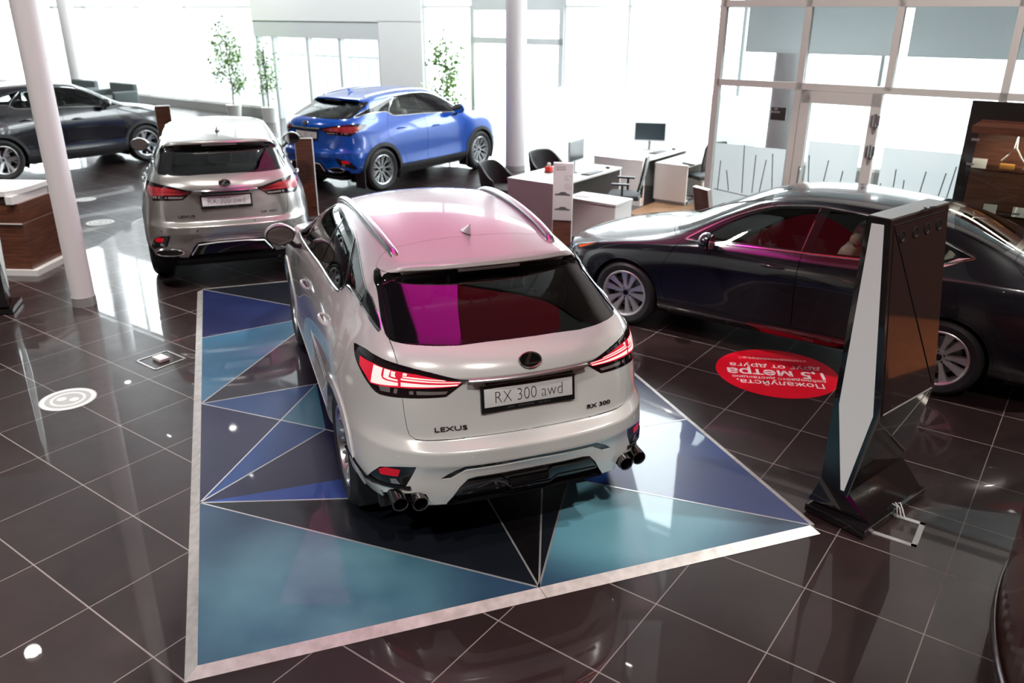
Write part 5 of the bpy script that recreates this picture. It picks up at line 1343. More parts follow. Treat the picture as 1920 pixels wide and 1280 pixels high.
def keyboard(a, b, z, label):
    m = MB(); m.box((0, 0, .008), (.44, .14, .015), .003); o = m.build('keyboard', mat('keyboard_black', (.04, .04, .045), .5), None); o.matrix_world = AB(a, b, z) @ Matrix.Rotation(math.pi/2, 4, 'Z')
    tag(o, label, 'keyboard', 'keyboards on the desks'); return o
def spec_stand(x, y, rz, lean, label, poster=False, h=1.19, w=.26, back=False):
    e = empty('specification_stand', (x, y, 0), rz, label, 'stand')
    R = Matrix.Rotation(lean, 3, 'X')
    m = MB(); m.box(R @ Vector((0, 0, h/2)), (w, .05, h), .003, R); m.build('wood_slab', WALN, e, smooth=False)
    m = MB()
    for s in (-1, 1): m.box(R @ Vector((s*(w/2+.003), 0, h/2)), (.006, .056, h), 0, R)
    m.box(R @ Vector((0, 0, h+.003)), (w+.012, .056, .006), 0, R); m.build('metal_edge', mat('edge_pale', (.66, .64, .62), .4), e, smooth=False)
    m = MB(); m.box((0, -.02, .006), (w+.10, .30, .012), .003); m.build('foot_plate', mat('foot_steel', (.3, .3, .3), .4, .8), e, smooth=False)
    if poster:
        M = Matrix.Translation(R @ Vector((0, -.032, h-.36))) @ R.to_4x4() @ Matrix.Rotation(math.pi/2, 4, 'X')
        p = MB(); p.box((0, 0, 0), (w+.01, .72, .012), .002); me = p.mesh('poster'); me.transform(M); me.materials.append(mat('poster_paper', (.70, .66, .67), .35)); po = link('poster', me, e)
        g = mat('poster_ink', (.10, .10, .11), .5); g2 = mat('poster_grey', (.36, .34, .36), .5)
        text_mesh('poster_heading', 'LEXUS ES\n250 AWD', .030, g, .0004, po, M @ Matrix.Translation((-.09, .30, .0065)), align='LEFT')
        text_mesh('poster_lines', '2.5 / 199\n8AT\n4WD\n\nLuxury\nPremium\nExecutive', .026, g2, .0004, po, M @ Matrix.Translation((.02, .13, .0065)), align='LEFT')
        for yy in (-.04, -.23):
            c = MB(); out = [(-.10, 0), (-.095, .018), (-.05, .024), (-.02, .045), (.035, .045), (.065, .024), (.10, .016), (.10, 0)]
            c.prism(out, .001, M @ Matrix.Translation((0, yy, .0062))); c.build('poster_car_picture', g, po, smooth=False)
    return e
def totem(cx, cy, ang, label, cable=True):
    e = empty('display_totem', (cx, cy, 0), ang, label, 'totem')        # local x = thin direction, local y = length (light panel at -y)
    gk = mat('totem_black', (.010, .009, .010), .05, spec=.6, coat=.5); mb = mat('totem_brown', (.022, .014, .014), .06, spec=.5, coat=.3); lg = mat('totem_top', (.17, .165, .15), .3, .3)
    sec = [(-.140, .26), (-.143, .78), (-.134, 1.915), (-.012, 1.915), (.128, .785), (.03, .21)]
    m = MB(); hl = .34
    A = [m.bm.verts.new((x, -hl, z)) for x, z in sec]; B = [m.bm.verts.new((x, hl, z)) for x, z in sec]; n = len(sec)
    m.bm.faces.new(A); m.bm.faces.new(list(reversed(B)))
    for i in range(n): m.bm.faces.new((A[i], B[i], B[(i+1) % n], A[(i+1) % n]))
    o = m.build('totem_body', mb, e, smooth=False)
    m = MB(); m.prism([(.146, -.10), (.146, .10)], .01) if False else None
    m = MB(); m.box2((-.137, -.345, 1.913), (-.009, .345, 1.925)); m.build('top_cap', lg, e, smooth=False)
    # end face frame and light panel
    M = Matrix(((1, 0, 0, 0), (0, 0, -1, -hl+.0005), (0, 1, 0, 0), (0, 0, 0, 1)))
    m = MB(); m.prism([(x*1.02, z) for x, z in [(-.145, .25), (-.148, .78), (-.137, 1.92), (-.008, 1.92), (.136, .785), (.036, .20)]], .012, M); m.build('end_frame', gk, e, smooth=False)
    M2 = M.copy(); M2[1][3] = -hl-.0125
    m = MB(); m.prism([(-.108, 1.885), (-.114, .78), (-.012, .235), (.010, .235), (.098, .782), (-.038, 1.888)][::-1], .003, M2); m.build('light_panel', mat('panel_frosted', (.55, .56, .54), .4, emit=(.95, 1., .97), estr=.20), e, smooth=False)
    # big flank: seams, bright lines and circular grommets
    def fl(t, yy, off=.002):                                            # point on the flank from top (t=0) to fold (t=1)
        x = -.012+(.128+.012)*t; z = 1.915+(.785-1.915)*t; nrm = Vector((1.13, 0, .14)).normalized(); return Vector((x, yy, z))+nrm*off
    def lw(t, yy, off=.002):                                            # below the fold
        x = .128+(.03-.128)*t; z = .785+(.21-.785)*t; nrm = Vector((.575, 0, -.098)).normalized(); return Vector((x, yy, z))+nrm*off
    def bar(p, q, r, nm, mm): s = MB(); s.tube([p, q], r, n=6, flat=.5, up=(1, 0, .1)); s.build(nm, mm, e)
    sv = mat('bright_line', (.62, .66, .64), .25, .6); bl = mat('seam_black', (.002, .002, .002), .6)
    bar(fl(.03, -.30), fl(.97, .30), .004, 'panel_seam', bl); bar(fl(.03, -.30), fl(.03, .30), .003, 'panel_seam', bl); bar(fl(.03, -.30), fl(1, -.31), .003, 'panel_seam', bl)
    bar(fl(1, -.30), fl(1, .30), .006, 'bright_fold_line', sv); bar(lw(.02, .28), lw(.42, -.02), .003, 'bright_fold_line', sv); bar(lw(.45, -.02), lw(.85, .30), .004, 'panel_seam', bl)
    m = MB(); m.bm.faces.new([m.bm.verts.new(p) for p in (lw(.02, -.338, .001), lw(.42, -.03, .001), lw(1., -.338, .001))]); m.build('dark_facet', gk, e, smooth=False)
    for yy in (-.20, -.05, .09, .235):
        M3 = Matrix.Translation(fl(.095, yy, .0)) @ Vector((1.13, 0, .14)).to_track_quat('Z', 'Y').to_matrix().to_4x4()
        m = MB(); m.lathe([(.020, .001), (.026, .006), (.034, .005), (.036, -.002)], 28, M3); g_ = m.build('grommet', mat('grommet_black', (.02, .018, .018), .25), e)
        m = MB(); m.cyl(M3 @ Vector((0, 0, .0005)), M3 @ Vector((0, 0, .0015)), .02, n=20); m.build('grommet_hole', bl, g_)
    # foot
    m = MB(); m.box2((-.20, -.40, .01), (.20, .38, .06), .004); m.build('base_plate', gk, e, smooth=False)
    m = MB(); T = [(-.14, -.34, .27), (.03, -.34, .23), (.03, .34, .23), (-.14, .34, .27)]; Bt = [(-.20, -.37, .085), (.175, -.30, .062), (.175, .36, .062), (-.20, .36, .085)]
    t_ = [m.bm.verts.new(p) for p in T]; b_ = [m.bm.verts.new(p) for p in Bt]
    m.bm.faces.new(t_); m.bm.faces.new(list(reversed(b_)))
    for i in range(4): m.bm.faces.new((t_[i], t_[(i+1) % 4], b_[(i+1) % 4], b_[i]))
    m.build('flared_foot', gk, e, smooth=False)
    if cable:
        m = MB(); P = [(-.02, .05, 1.93), (.005, .02, 1.935), (.01, -.04, 1.93), (.0, -.02, 1.928), (.012, .08, 1.93), (.008, .14, 1.928), (-.01, .10, 1.927)]
        m.tube(spl(P, 5, False), .0045, n=6); m.tube(spl([(-.1, .34, 1.5), (-.14, .42, 1.25), (-.15, .40, 1.0), (-.13, .345, .9)], 5, False), .004, n=6); m.build('cable_loop', bl, e)
    return e
def disc(x, y, r, z=.0012, h=.0008, n=56):
    m = MB(); m.cyl((x, y, z), (x, y, z+h), r, n=n); return m
def things():
    desk(9.45, 11.2, 1, 'white desk with a monitor and a red toy box, nearest the white car', False)
    desk(11.9, 13.6, 1, 'white desk farther back, beside the glazed office post', True)
    credenza(-5.93, -5.12, 9.38, 9.86, .60, 'low white cabinet joined to the nearer desk by the black saloon bonnet')
    credenza(-6.05, -5.45, 12.35, 13.9, .66, 'low white cabinet with an open dark bay under the farther desk', True)
    office_chair('office_chair', -5.62, 10.55, math.pi+.35, 'office chair with pale slatted back pushed up to the nearer desk')
    office_chair('office_chair', -5.35, 12.72, math.pi-.5, 'blue-grey office chair beside the glazed office post at the farther desk')
    armchair(-7.42, 9.95, .15, 'black armchair in front of the round column, nearer the blue crossover'); armchair(-7.40, 11.25, -.2, 'black armchair behind the nearer white desk, right of the round column')
    monitor(-6.42, 10.45, .74, math.radians(62), 'monitor seen from its pale grey back on the nearer desk', dark=False); monitor(-6.50, 13.0, .74, math.radians(-12), 'monitor with dark blue-grey screen on the farther desk')
    keyboard(-6.15, 10.5, .74, 'keyboard in front of the pale monitor on the nearer desk'); keyboard(-6.25, 12.85, .74, 'black keyboard below the dark monitor on the farther desk')
    o = MB(); o.sphere((0, 0, .02), .03, (1.5, 1, .6)); o = o.build('computer_mouse', mat('keyboard_black', (.04, .04, .045), .5)); o.matrix_world = AB(-6.15, 10.95, .74); tag(o, 'small black computer mouse on the nearer white desk', 'mouse')
    o = MB(); o.sphere((0, 0, .02), .03, (1.5, 1, .6)); o = o.build('computer_mouse', mat('keyboard_black', (.04, .04, .045), .5)); o.matrix_world = AB(-6.15, 13.25, .74); tag(o, 'small black computer mouse on the farther white desk', 'mouse')
    e = empty('toy_box', W3(-6.70, 10.15, .74), GA, 'small red toy box with white top on the nearer desk', 'box')
    m = MB(); m.box((0, 0, .05), (.10, .09, .08), .01); m.build('box_body', mat('toy_red', (.75, .03, .015), .5), e); m = MB(); m.sphere((0, .0, .12), .03); m.build('white_figure', WHITE, e); m = MB(); m.box((0, 0, .008), (.11, .10, .014)); m.build('dark_base', mat('keyboard_black', (.04, .04, .045), .5), e)
    # papers
    for k, (a, b, lb) in enumerate(((-6.15, 11.98, 'sheet of white paper at the front end of the farther desk'), (-5.75, 9.6, 'grey card lying on the low white cabinet'))):
        m = MB(); m.box((0, 0, .003), (.21, .15, .004)); o = m.build('paper_sheet', mat('paper_grey', (.62, .64, .64), .7)); o.matrix_world = AB(a, b, .742 if k == 0 else .602) @ Matrix.Rotation(.3, 4, 'Z'); tag(o, lb, 'paper')
    spec_stand(-3.14, 12.37, math.radians(4), -.0, 'walnut specification stand between the silver and blue crossovers', w=.25)
    spec_stand(.64, 10.25, math.radians(-12), .0, 'specification stand with a printed poster in front of the nearer desk', poster=True, w=.24, h=1.2)
    spec_stand(2.42, 9.55, math.radians(118), -.22, 'walnut specification stand leaning beside the office post', w=.26, h=1.08)
    spec_stand(-7.12, 17.0, math.radians(20), .12, 'walnut specification stand at the front of the black crossover', w=.28)
    totem(2.3055, 4.486, math.atan2(-.7732, .63416), 'tall black faceted totem with white light panel standing beside the platform')
    totem(-5.66, 8.02, math.atan2(-.7732, .63416)+math.radians(158), 'black faceted totem cut off by the left edge of the picture', cable=False)
    # floor stickers
    e = empty('floor_sticker', (2.345, 6.545, 0), 0, 'round red distance-keeping floor sticker with white Cyrillic lettering', 'sticker')
    m = disc(0, 0, .525); m.build('sticker_disc', mat('sticker_red', (.82, .004, .025), .35, coat=.2), e)
    wt = mat('sticker_white', (.92, .90, .88), .5); an = math.pi+math.radians(-8.5)
    for s, size, yy, wd, bd in (('Пожалуйста,', .125, .235, .95, .0012), ('соблюдайте дистанцию', .072, .137, .95, .0006), ('1,5 метра', .20, .02, .98, .004), ('друг от друга', .115, -.125, 1.05, .001), ('стопкоронавирус.рф', .058, -.295, 1.05, 0)):
        text_mesh('sticker_lettering', s, size, wt, .0002, e, Matrix.Rotation(an, 4, 'Z') @ Matrix.Translation((0, yy, .0023)), width=wd, bold=bd)
    for x, y, r, lb in ((-3.63, 5.95, .215, 'white round ring-printed floor sticker left of the platform, nearest the camera'), (-6.2, 11.94, .20, 'pale round floor sticker left of the silver car'), (-7.21, 13.54, .17, 'faint round floor sticker beyond the slim column')):
        e = empty('floor_sticker', (x, y, 0), 0, lb, 'sticker'); disc(0, 0, r).build('sticker_disc', mat('sticker_pale', (.38, .40, .39), .4), e)
        m = MB(); m.lathe([(r*.80, .0022), (r*.96, .0022), (r*.96, .0026), (r*.80, .0026), (r*.80, .0022)], 56); m.build('sticker_ring', mat('sticker_white2', (.70, .72, .71), .5), e)
        m = MB(); m.lathe([(r*.52, .0022), (r*.62, .0022), (r*.62, .0026), (r*.52, .0026), (r*.52, .0022)], 48); m.build('sticker_ring', mat('sticker_white2', (.70, .72, .71), .5), e)
        for s in (-1, 1):
            m = MB(); m.sphere((s*r*.24, 0, .0022), r*.17, (1, 1, .004)); m.build('footprint_mark', mat('sticker_white2', (.70, .72, .71), .5), e)
    # square floor sockets
    def frame(nm, pts, w, lb, hgt=.004):
        e = empty(nm, (0, 0, 0), 0, lb, 'floor box'); c = sum((Vector((*p, 0)) for p in pts), Vector())/4; e.location = c
        m = MB(); q = [Vector((*p, 0))-c for p in pts]
        for i in range(4):
            a = q[i]; b = q[(i+1) % 4]; d = (b-a); an = math.atan2(d.y, d.x)
            m.box((a+b)/2*(1-w/2/((a+b).length/2)) + Vector((0, 0, hgt/2+.0008)), (d.length, w, hgt), .0, Matrix.Rotation(an, 3, 'Z'))
        m.build('metal_frame', mat('frame_steel', (.60, .62, .61), .35, .5), e, smooth=False); return e, q
    e, q = frame('floor_socket', [(-3.418, 6.734), (-3.232, 6.987), (-2.978, 6.80), (-3.157, 6.535)], .016, 'square outlined floor socket with a white lid left of the platform')
    c = Vector((-3.196, 6.764, 0))-e.location; m = MB(); m.box((c.x, c.y, .018), (.14, .095, .030), .006, Matrix.Rotation(math.radians(-37), 3, 'Z')); m.build('socket_lid', mat('lid_white', (.72, .70, .70), .4), e)
    e, q = frame('floor_socket', [(2.165, 4.18), (2.41, 4.002), (2.586, 4.253), (2.345, 4.42)], .032, 'square steel-framed floor socket half under the totem foot')
    m = MB(); p0 = Vector((2.47, 4.29, .01))-e.location
    for k in range(3): m.tube([p0+Vector((-.02*k, .01*k, 0)), p0+Vector((-.01-.02*k, .03, .05+.012*k)), p0+Vector((.0-.03*k, .09, .06)), p0+Vector((-.04-.02*k, .13, .02))], .005, n=6)
    m.build('socket_cable', mat('cable_white', (.7, .68, .66), .5), e)
    # reception counters
    e = empty('curved_counter', (4.892, 2.024, 0), 0, 'curved reddish wooden reception counter at the right edge', 'counter')
    R0 = 2.737; red = wood('cherry_veneer', (.16, .028, .014), (.32, .075, .035), axis='z', rough=.25)
    def arcw(nm, r, z0, z1, mm, t=.02, a0=95, a1=215):
        m = MB(); rows = [[(r*math.cos(math.radians(a)), r*math.sin(math.radians(a)), z) for z in (z0, z1)] for a in [a0+(a1-a0)*i/60 for i in range(61)]]
        m.grid(rows); o = m.build(nm, mm, e, ang=1.); md = o.modifiers.new('s', 'SOLIDIFY'); md.thickness = t; md.offset = -1; return o
    arcw('counter_front', R0-.02, .045, 1.08, red); arcw('metal_plinth', R0, .0, .045, mat('plinth_steel', (.35, .34, .33), .3, .9)); arcw('counter_top', R0+.01, 1.08, 1.12, mat('counter_black', (.02, .02, .02), .2), .5)
    m = MB(); m.tube([((R0-.0185)*math.cos(math.radians(a)), (R0-.0185)*math.sin(math.radians(a)), z) for a, z in [(142+32*i/16, 1.08-1.02*i/16) for i in range(17)]], .006, n=6); m.build('veneer_seam', mat('seam_black', (.002, .002, .002), .6), e)
    e = empty('counter', (-6.35, 9.70, 0), math.radians(-3), 'walnut counter with white rounded top at the left edge of the picture', 'counter')
    for n_, x0, x1, y0, y1, z0, z1, mm in (('plinth', -.66, .70, -.40, .30, 0, .07, LAM), ('counter_body', -.66, .62, -.36, .28, .07, .86, WALN), ('shadow_gap', -.66, .50, -.37, .28, .86, .93, mat('bay_brown', (.03, .015, .012), .6)), ('upper_band', -.66, .62, -.38, .30, .62, .63, mat('edge_pale', (.66, .64, .62), .4))):
        m = MB(); m.box2((x0, y0, z0), (x1, y1, z1)); m.build(n_, mm, e, smooth=False)
    m = MB(); m.prism([(-.70, -.42), (.30, -.42), (.50, -.38), (.58, -.26), (.60, .0), (.60, .32), (-.70, .32)], .06, Matrix.Translation((0, 0, .95))); m.box2((.50, -.40, .86), (.58, .30, .95)); m.build('counter_top', LAM, e, smooth=False)
    # display cabinet by the office
    o = MB(); o.box2((1.6, 3.0, .002), (6.9, 9.5, .006)); o = placed(o, 'floor', wood('orange_parquet', (.30, .085, .03), (.48, .16, .06), .3, .3, 'x'), smooth=False); tag(o, kind='structure')
    o = MB(); o.box2((7.0, -14, 0), (7.2, 10.0, 9.4)); o = placed(o, 'wall_right', mat('brown_wall', (.10, .06, .045), .6), smooth=False); tag(o, kind='structure')
    o = MB(); o.box2((2.0, 9.55, 0), (7.0, 9.75, 9.4)); o = placed(o, 'wall_right', mat('brown_wall', (.10, .06, .045), .6), smooth=False); tag(o, kind='structure')
    e = empty('display_cabinet', W3(-1.25, 8.95), GA, 'glass-fronted wooden display cabinet in a black frame at the right edge', 'cabinet')
    dkm = mat('cabinet_black', (.012, .010, .010), .15, spec=.6); wd = wood('cabinet_wood', (.055, .018, .010), (.13, .045, .025), axis='x')
    def bx(n_, a_, b_, mm): m = MB(); m.box2(a_, b_); return m.build(n_, mm, e, smooth=False)
    bx('back_board', (0, .80, 0), (3.2, .86, 2.13), dkm); bx('wood_backing', (.12, .74, .1), (3.1, .80, 1.95), wd); bx('wood_top', (.10, .36, 1.86), (3.1, .80, 1.93), wd); bx('wood_floor', (.10, .36, .1), (3.1, .80, .16), wd)
    gsh = glass('cabinet_glass', (.86, .94, .92), 1.)
    for z in (.60, 1.06, 1.50): bx('glass_shelf', (.14, .42, z), (3.08, .74, z+.008), gsh)
    for x0, x1 in ((.12, .60), (.61, 1.25), (1.26, 1.9), (1.91, 2.5)):
        m = MB(); m.grid([[(x0, .37, .16), (x1, .37, .16)], [(x0, .37, 1.86), (x1, .37, 1.86)]]); o = m.build('glass_door', gsh, e, smooth=False)
        for z in (.22, .66, 1.12, 1.56, 1.8): mm_ = MB(); mm_.box((x0+.03, .365, z), (.07, .012, .022)); mm_.build('glass_clip', mat('satin_steel', (.6, .6, .6), .3, 1.), o)
    l = bpy.data.lights.new('cabinet_lamp', 'AREA'); l.shape = 'RECTANGLE'; l.size = 2.8; l.size_y = .12; l.energy = 26; l.color = (1., .88, .74)
    o = bpy.data.objects.new('cabinet_lamp', l); o.location = (1.6, .45, 1.85); o.parent = e; COL.objects.link(o)
    k = 0
    for x, z, w_ in ((.22, 1.51, .13), (.40, 1.07, .12), (.30, .61, .12), (.55, .61, .12), (.66, 1.07, .12)):
        m = MB(); m.box((0, 0, .05), (w_, .006, .095)); o = m.build('price_card', mat('card_white', (.68, .67, .62), .6)); o.matrix_world = AB(-1.25+x, 8.95+.44, z+.004) @ Matrix.Rotation(-.25, 4, 'X')
        tag(o, ['white card on the upper glass shelf of the display cabinet, leftmost', 'white card on the middle shelf of the display cabinet, left one', 'white card on the lowest shelf of the display cabinet, left one', 'white card on the lowest shelf of the display cabinet, right one', 'white card on the middle shelf of the display cabinet, right one'][k], 'card', 'cards in the display cabinet'); k += 1
    for k, x in enumerate((.46, .72)):
        m = MB(); m.box((0, 0, .035), (.13, .05, .05), .004); o = m.build('key_fob_box', mat('amber_box', (.45, .20, .04), .4)); o.matrix_world = AB(-1.25+x, 8.95+.52, 1.51); tag(o, ['small amber box under the hanging keyring in the display cabinet', 'small amber box at the picture edge in the display cabinet'][k], 'box', 'amber boxes in the display cabinet')
    m = MB(); m.tube([(-.10, 0, 0), (-.05, 0, .06), (-.01, 0, .13), (0, 0, .30), (.01, 0, .13), (.06, 0, .05), (.10, 0, 0)], .008, n=8); o = m.build('lanyard', mat('lanyard_grey', (.35, .34, .33), .5)); o.matrix_world = AB(-1.25+.50, 8.95+.50, 1.60); tag(o, 'grey lanyard draped over the amber box in the display cabinet', 'lanyard')
    # plants
    def plant(x, y, h, r, label, seed, n):
        e = empty('potted_tree', (x, y, 0), 0, label, 'plant', 'indoor trees by the glass front'); rnd = random.Random(seed)
        m = MB(); m.cyl((0, 0, 0), (0, 0, .42), .17, .22, n=28); m.build('pot', LAM, e)
        m = MB(); m.tube([(0, 0, .38), (.02, .01, 1.0), (-.03, 0, 1.6), (0, .02, h)], .022, n=7, rr=[1, .8, .6, .3])
        tips = []
        for k in range(26):
            z = .75+(h-.8)*k/26; an = rnd.random()*6.283; rr = r*(1.1-.65*(z/h))*(.5+.6*rnd.random()); p = Vector((math.cos(an)*rr, math.sin(an)*rr, z+.25*rnd.random())); tips.append(p); m.tube([(0, 0, z-.1), p*.5+Vector((0, 0, z*.5)), p], .006, n=5)
        m.build('stem', mat('bark', (.16, .12, .08), .8), e)
        m = MB(); bm = m.bm
        for k in range(n):
            t = rnd.choice(tips); c = t+Vector((rnd.gauss(0, .11), rnd.gauss(0, .11), rnd.gauss(0, .13))); d = Vector((rnd.gauss(0, 1), rnd.gauss(0, 1), rnd.gauss(-.4, .6))).normalized(); s = d.cross(Vector((rnd.random(), rnd.random(), 1))).normalized(); l = .085+.05*rnd.random(); w = l*.27
            bm.faces.new([bm.verts.new(q) for q in (c, c+d*l*.5+s*w, c+d*l, c+d*l*.5-s*w)])
        m.build('foliage', noise_col(mat('leaf_green', (.10, .22, .06), .5), (.10, .26, .05), (.34, .50, .16), 3), e, smooth=False)
    plant(-8.2, 24.6, 2.45, .55, 'slender green indoor tree between the black crossover and the entrance', 4, 1100); plant(-1.55, 20.0, 2.35, .5, 'slender green indoor tree behind the blue crossover', 9, 1100)
    plant(-7.0, 24.0, 1.9, .25, 'thin pale green plant standing beside the entrance doors', 12, 400)
    # things at the far left by the glass
    for k, (a, b, z, w_, lb) in enumerate(((-28.4, 14.2, 0, 1.5, 'grey sofa back beyond the windscreen of the black crossover'), (-26.2, 14.3, 0, 1.4, 'low grey sofa beyond the bonnet of the black crossover'))):
        e = empty('sofa', W3(a, b, z), GA, lb, 'sofa'); g_ = mat('sofa_grey', (.10, .12, .12), .8)
        for n_, c_, d_ in (('seat', (0, 0, .25), (w_, .8, .34)), ('backrest', (0, .38, .50), (w_, .16, .62)), ('armrest', (-w_/2, 0, .36), (.14, .8, .5)), ('armrest', (w_/2, 0, .36), (.14, .8, .5))):
            m = MB(); m.box(c_, d_, .04, seg=3); m.build(n_, g_, e, ang=1.)
    # white info wall by the desks
    e = empty('partition_screen', W3(-9.2, 14.9), GA, 'white translucent curved-top screen standing behind the desks', 'screen wall')
    m = MB(); m.prism([(-1.0, 0), (3.9, 0), (3.9, 1.55), (-.3, 1.55), (-.75, 1.35), (-.95, .9)], .03, Matrix(((1, 0, 0, 0), (0, 0, -1, 0), (0, 1, 0, 0), (0, 0, 0, 1)))); m.build('screen_sheet', translucent('screen_white', (.92, .95, .95)), e, smooth=False)
    m = MB(); m.box2((-1.0, -.2, 0), (3.9, .15, .02)); m.build('screen_foot', FWHITE, e, smooth=False)
    # outside
    for k in range(30):
        pass
    e = empty('railing', W3(-22, 24), GA, 'pale vertical-bar railing outside beyond the glass front', 'fence')
    m = MB(); m.box2((-9, -.03, 1.25), (14, .03, 1.32)); m.build('rail', mat('fence_pale', (.45, .50, .52), .5), e, smooth=False)
    for k in range(46):
        m = MB(); x = -9+k*.5; m.box2((x-.02, -.02, -.15), (x+.02, .02, 1.3)); m.build('bar', mat('fence_pale', (.45, .50, .52), .5), e, smooth=False)
    # overhead screens and downlights (their mirror images lie on the roof, the rear glass and the floor)
    z = 4.2
    e = empty('led_screen', (0, 0, z), 0, 'large ceiling-hung screen glowing magenta and dark red above the platform', 'screen', 'hanging light screens')
    for k_, (x0, x1, y0, y1, c_, s_) in enumerate(((-1.35, -.25, 4.65, 6.45, (1., .02, .52), 3.0), (-.25, 1.3, 4.65, 6.45, (1., .05, .10), .40), (1.3, 3.2, 4.65, 6.45, (.8, .9, .8), .12), (-2.6, -.9, 3.35, 4.64, (1., .12, .45), .9), (-.9, .6, 3.35, 4.64, (1., .22, .35), .8), (.6, 3.2, 3.35, 4.64, (1., .42, .45), .6))):
        m = MB(); m.box2((x0, y0, 0), (x1-.01, y1, .05)); m.build('screen_tile', emis('led_%d' % k_, c_, s_), e, smooth=False)
    m = MB(); m.box2((-2.7, 3.25, .051), (3.3, 6.55, .15)); m.build('screen_housing', mat('cabinet_black', (.012, .010, .010), .15), e, smooth=False)
    for x, y in ((-2.5, 5.2), (3.1, 5.2)): m = MB(); m.cyl((x, y, .15), (x, y, 5.2), .02, n=8); m.build('suspension_rod', mat('cabinet_black', (.012, .010, .010), .15), e)
    e = empty('led_screen', (0, 0, z+.2), 0, 'second ceiling-hung screen glowing pink farther towards the glass front', 'screen', 'hanging light screens')
    for x0, x1, y0, y1, c_, s_ in ((-3.1, .4, 8.7, 12.8, (1., .16, .40), .75), (.4, 2.0, 8.7, 12.8, (1., .36, .44), .4)):
        m = MB(); m.box2((x0, y0, 0), (x1-.01, y1, .05)); m.build('screen_tile', emis('ledb_%d' % int(x0*10), c_, s_), e, smooth=False)
    m = MB(); m.box2((-3.2, 8.6, .051), (2.1, 12.9, .15)); m.build('screen_housing', mat('cabinet_black', (.012, .010, .010), .15), e, smooth=False)
    for x, y in ((-3.0, 10.5), (1.9, 10.5)): m = MB(); m.cyl((x, y, .15), (x, y, 5.0), .02, n=8); m.build('suspension_rod', mat('cabinet_black', (.012, .010, .010), .15), e)
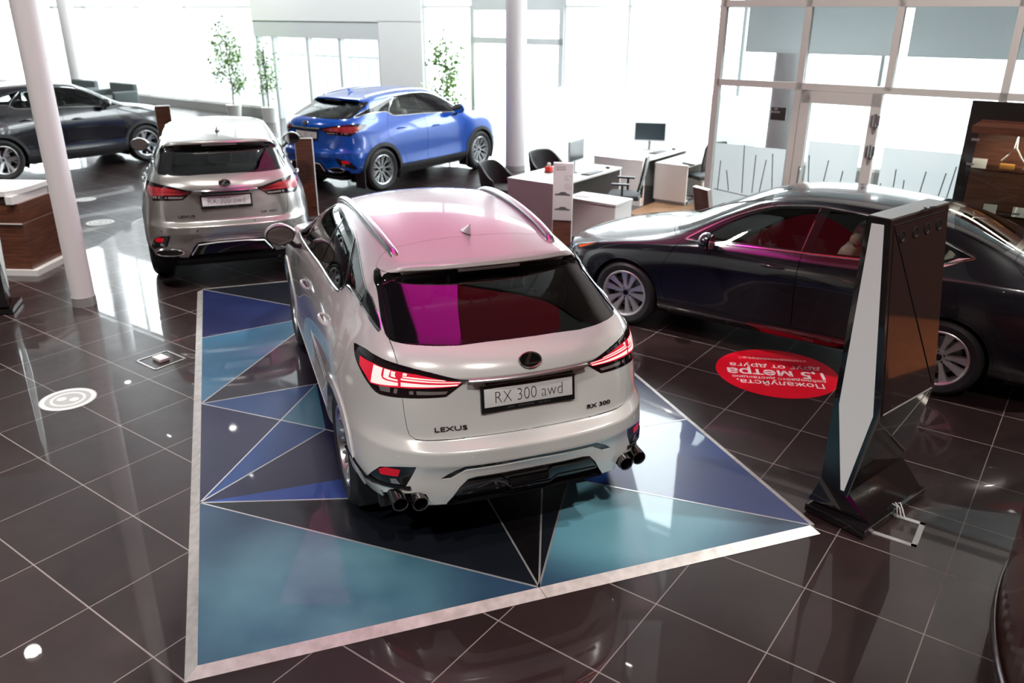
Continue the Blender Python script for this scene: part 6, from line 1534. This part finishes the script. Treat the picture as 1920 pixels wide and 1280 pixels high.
def downlights():
    zc = 9.35; f = (zc+CAMH)/(4.2+CAMH)
    spots = [(-5.72, 7.57), (2.54, 7.69), (-7.99, 15.27), (-5.14, 13.22), (-9.36, 18.84), (4.7, 12.16), (6.71, 10.61), (1.71, 11.01), (-2.2, 3.6), (1.4, 3.4), (-5.5, 2.0), (4.6, 2.2), (-2.6, -1.5), (1.2, -1.5), (-5, -4), (4, -4), (-1, -5), (-9.5, 8.5), (-1.6, 9.4)]
    for k, (x, y) in enumerate(spots):
        e = empty('downlight', (x*f, y*f, zc), 0, 'round recessed ceiling downlight', 'light', 'ceiling downlights')
        m = MB(); m.lathe([(.09, 0), (.12, -.01), (.13, .0), (.13, .04)], 28); m.build('trim_ring', FWHITE, e)
        m = MB(); m.cyl((0, 0, -.002), (0, 0, .01), .09, n=24); m.build('lamp_disc', emis('downlight_glow', (1., .93, .84), 60.), e)
        l = bpy.data.lights.new('downlight_lamp', 'SPOT'); l.energy = SPOTW*(1.9 if y < 5 else 1.); l.spot_size = math.radians(110); l.spot_blend = .6; l.shadow_soft_size = .15; l.color = (1., .95, .90)
        o = bpy.data.objects.new('downlight_lamp', l); o.location = (0, 0, -.06); COL.objects.link(o); o.parent = e
    for k, a in enumerate((-31, -26, -21.5, -17.5, -13.5, -9.5, -5.5)):  # added fill spots, only there to brighten the frames of the glass front
        p = W3(a, 11.5, zc); e = empty('wall_washer', tuple(p), GA, 'ceiling spotlight aimed at the glass front', 'light', 'spotlights aimed at the glass front')
        m = MB(); m.cyl((0, 0, 0), (0, .12, -.16), .08, n=24); m.build('lamp_body', FWHITE, e)
        m = MB(); m.cyl((0, .125, -.167), (0, .13, -.173), .065, n=20); m.build('lamp_disc', emis('washer_glow', (1., .98, .95), 40.), e)
        l = bpy.data.lights.new('washer_lamp', 'SPOT'); l.energy = FRONT_FILLW; l.spot_size = math.radians(75); l.spot_blend = .8; l.shadow_soft_size = .2; l.color = (.93, 1., 1.)
        o = bpy.data.objects.new('washer_lamp', l); o.location = (0, .16, -.21); COL.objects.link(o); o.parent = e; o.rotation_euler = (math.radians(35), 0, 0)
    for k, (a, b) in enumerate(((-3.0, 12.2), (.5, 12.2))):  # added fill panels that brighten the office blinds and frosted films
        e = empty('office_ceiling_light', W3(a, b, 3.37), GA, 'square ceiling light panel inside the office', 'light', 'office ceiling lights')
        m = MB(); m.box((0, 0, .01), (1.2, 1.2, .02)); m.build('light_frame', FWHITE, e, smooth=False)
        l = bpy.data.lights.new('panel_lamp', 'AREA'); l.shape = 'SQUARE'; l.size = 1.1; l.energy = OFFICE_FILLW; l.color = (.95, 1., 1.)
        o = bpy.data.objects.new('panel_lamp', l); o.location = (0, 0, -.02); COL.objects.link(o); o.parent = e
SPOTW = 1300.
FRONT_FILLW = 1300.
OFFICE_FILLW = 120.
def haze():
    m = bpy.data.materials.new('air_haze'); m.use_nodes = True; N = m.node_tree.nodes; L = m.node_tree.links; N.remove(N['Principled BSDF'])
    v = N.new('ShaderNodeVolumeScatter'); v.inputs['Color'].default_value = (.95, 1., 1., 1); v.inputs['Density'].default_value = HZ; v.inputs['Anisotropy'].default_value = .72
    L.new(v.outputs[0], N['Material Output'].inputs['Volume'])
    b = MB(); b.box2((-45.9, 14.6, .02), (-4.3, 15.95, 3.4)); o = placed(b, 'air_haze', m, smooth=False); tag(o, 'thin bright haze in the air along the glass front', 'haze', kind='stuff')
HZ = .007
room()
podium()
things()
downlights()
pearl = mat('paint_pearl_white', (.76, .77, .75), .24, .12, 1., crough=.02)
build_rx('crossover_car', 'white crossover car seen from behind on the blue faceted platform, tail lamps lit', (-.21681, 4.77935), 1.9239, pearl, dict(sport=True, lamps_on=True, wheel='mesh'), z=.0325)
silver = mat('paint_silver', (.42, .41, .39), .28, .75, 1., crough=.02)
build_rx('crossover_car', 'silver crossover car seen from behind, between the slim column and the white car', (-3.4625, 9.6952), 1.9188, silver, dict(wheel='twin', rails=False, sensor=mat('dark_plastic', (.03, .03, .032), .55)))
blue = mat('paint_blue', (.0, .075, .45), .22, .15, 1., crough=.02)
build_rx('crossover_car', 'bright blue crossover car parked by the glass front behind the white car', (-3.0079, 14.8401), .9565, blue, dict(wheel='mesh', flaps=True, clearrear=True, lcol=(.5, .48, .44), leather='beige', lettering=False))
black = mat('paint_black', (.006, .006, .010), .2, 0, 1., crough=.01, spec=.6)
build_rx('crossover_car', 'black crossover car at the far left, seen from its right side behind the slim column', (-10.1077, 15.6449), .9151, black, dict(wheel='five', clearrear=True, lettering=False))
build_es('saloon_car', 'long black saloon car with cream seats parked on the right behind the totem', (3.9916, 6.8284), 2.5356, black)
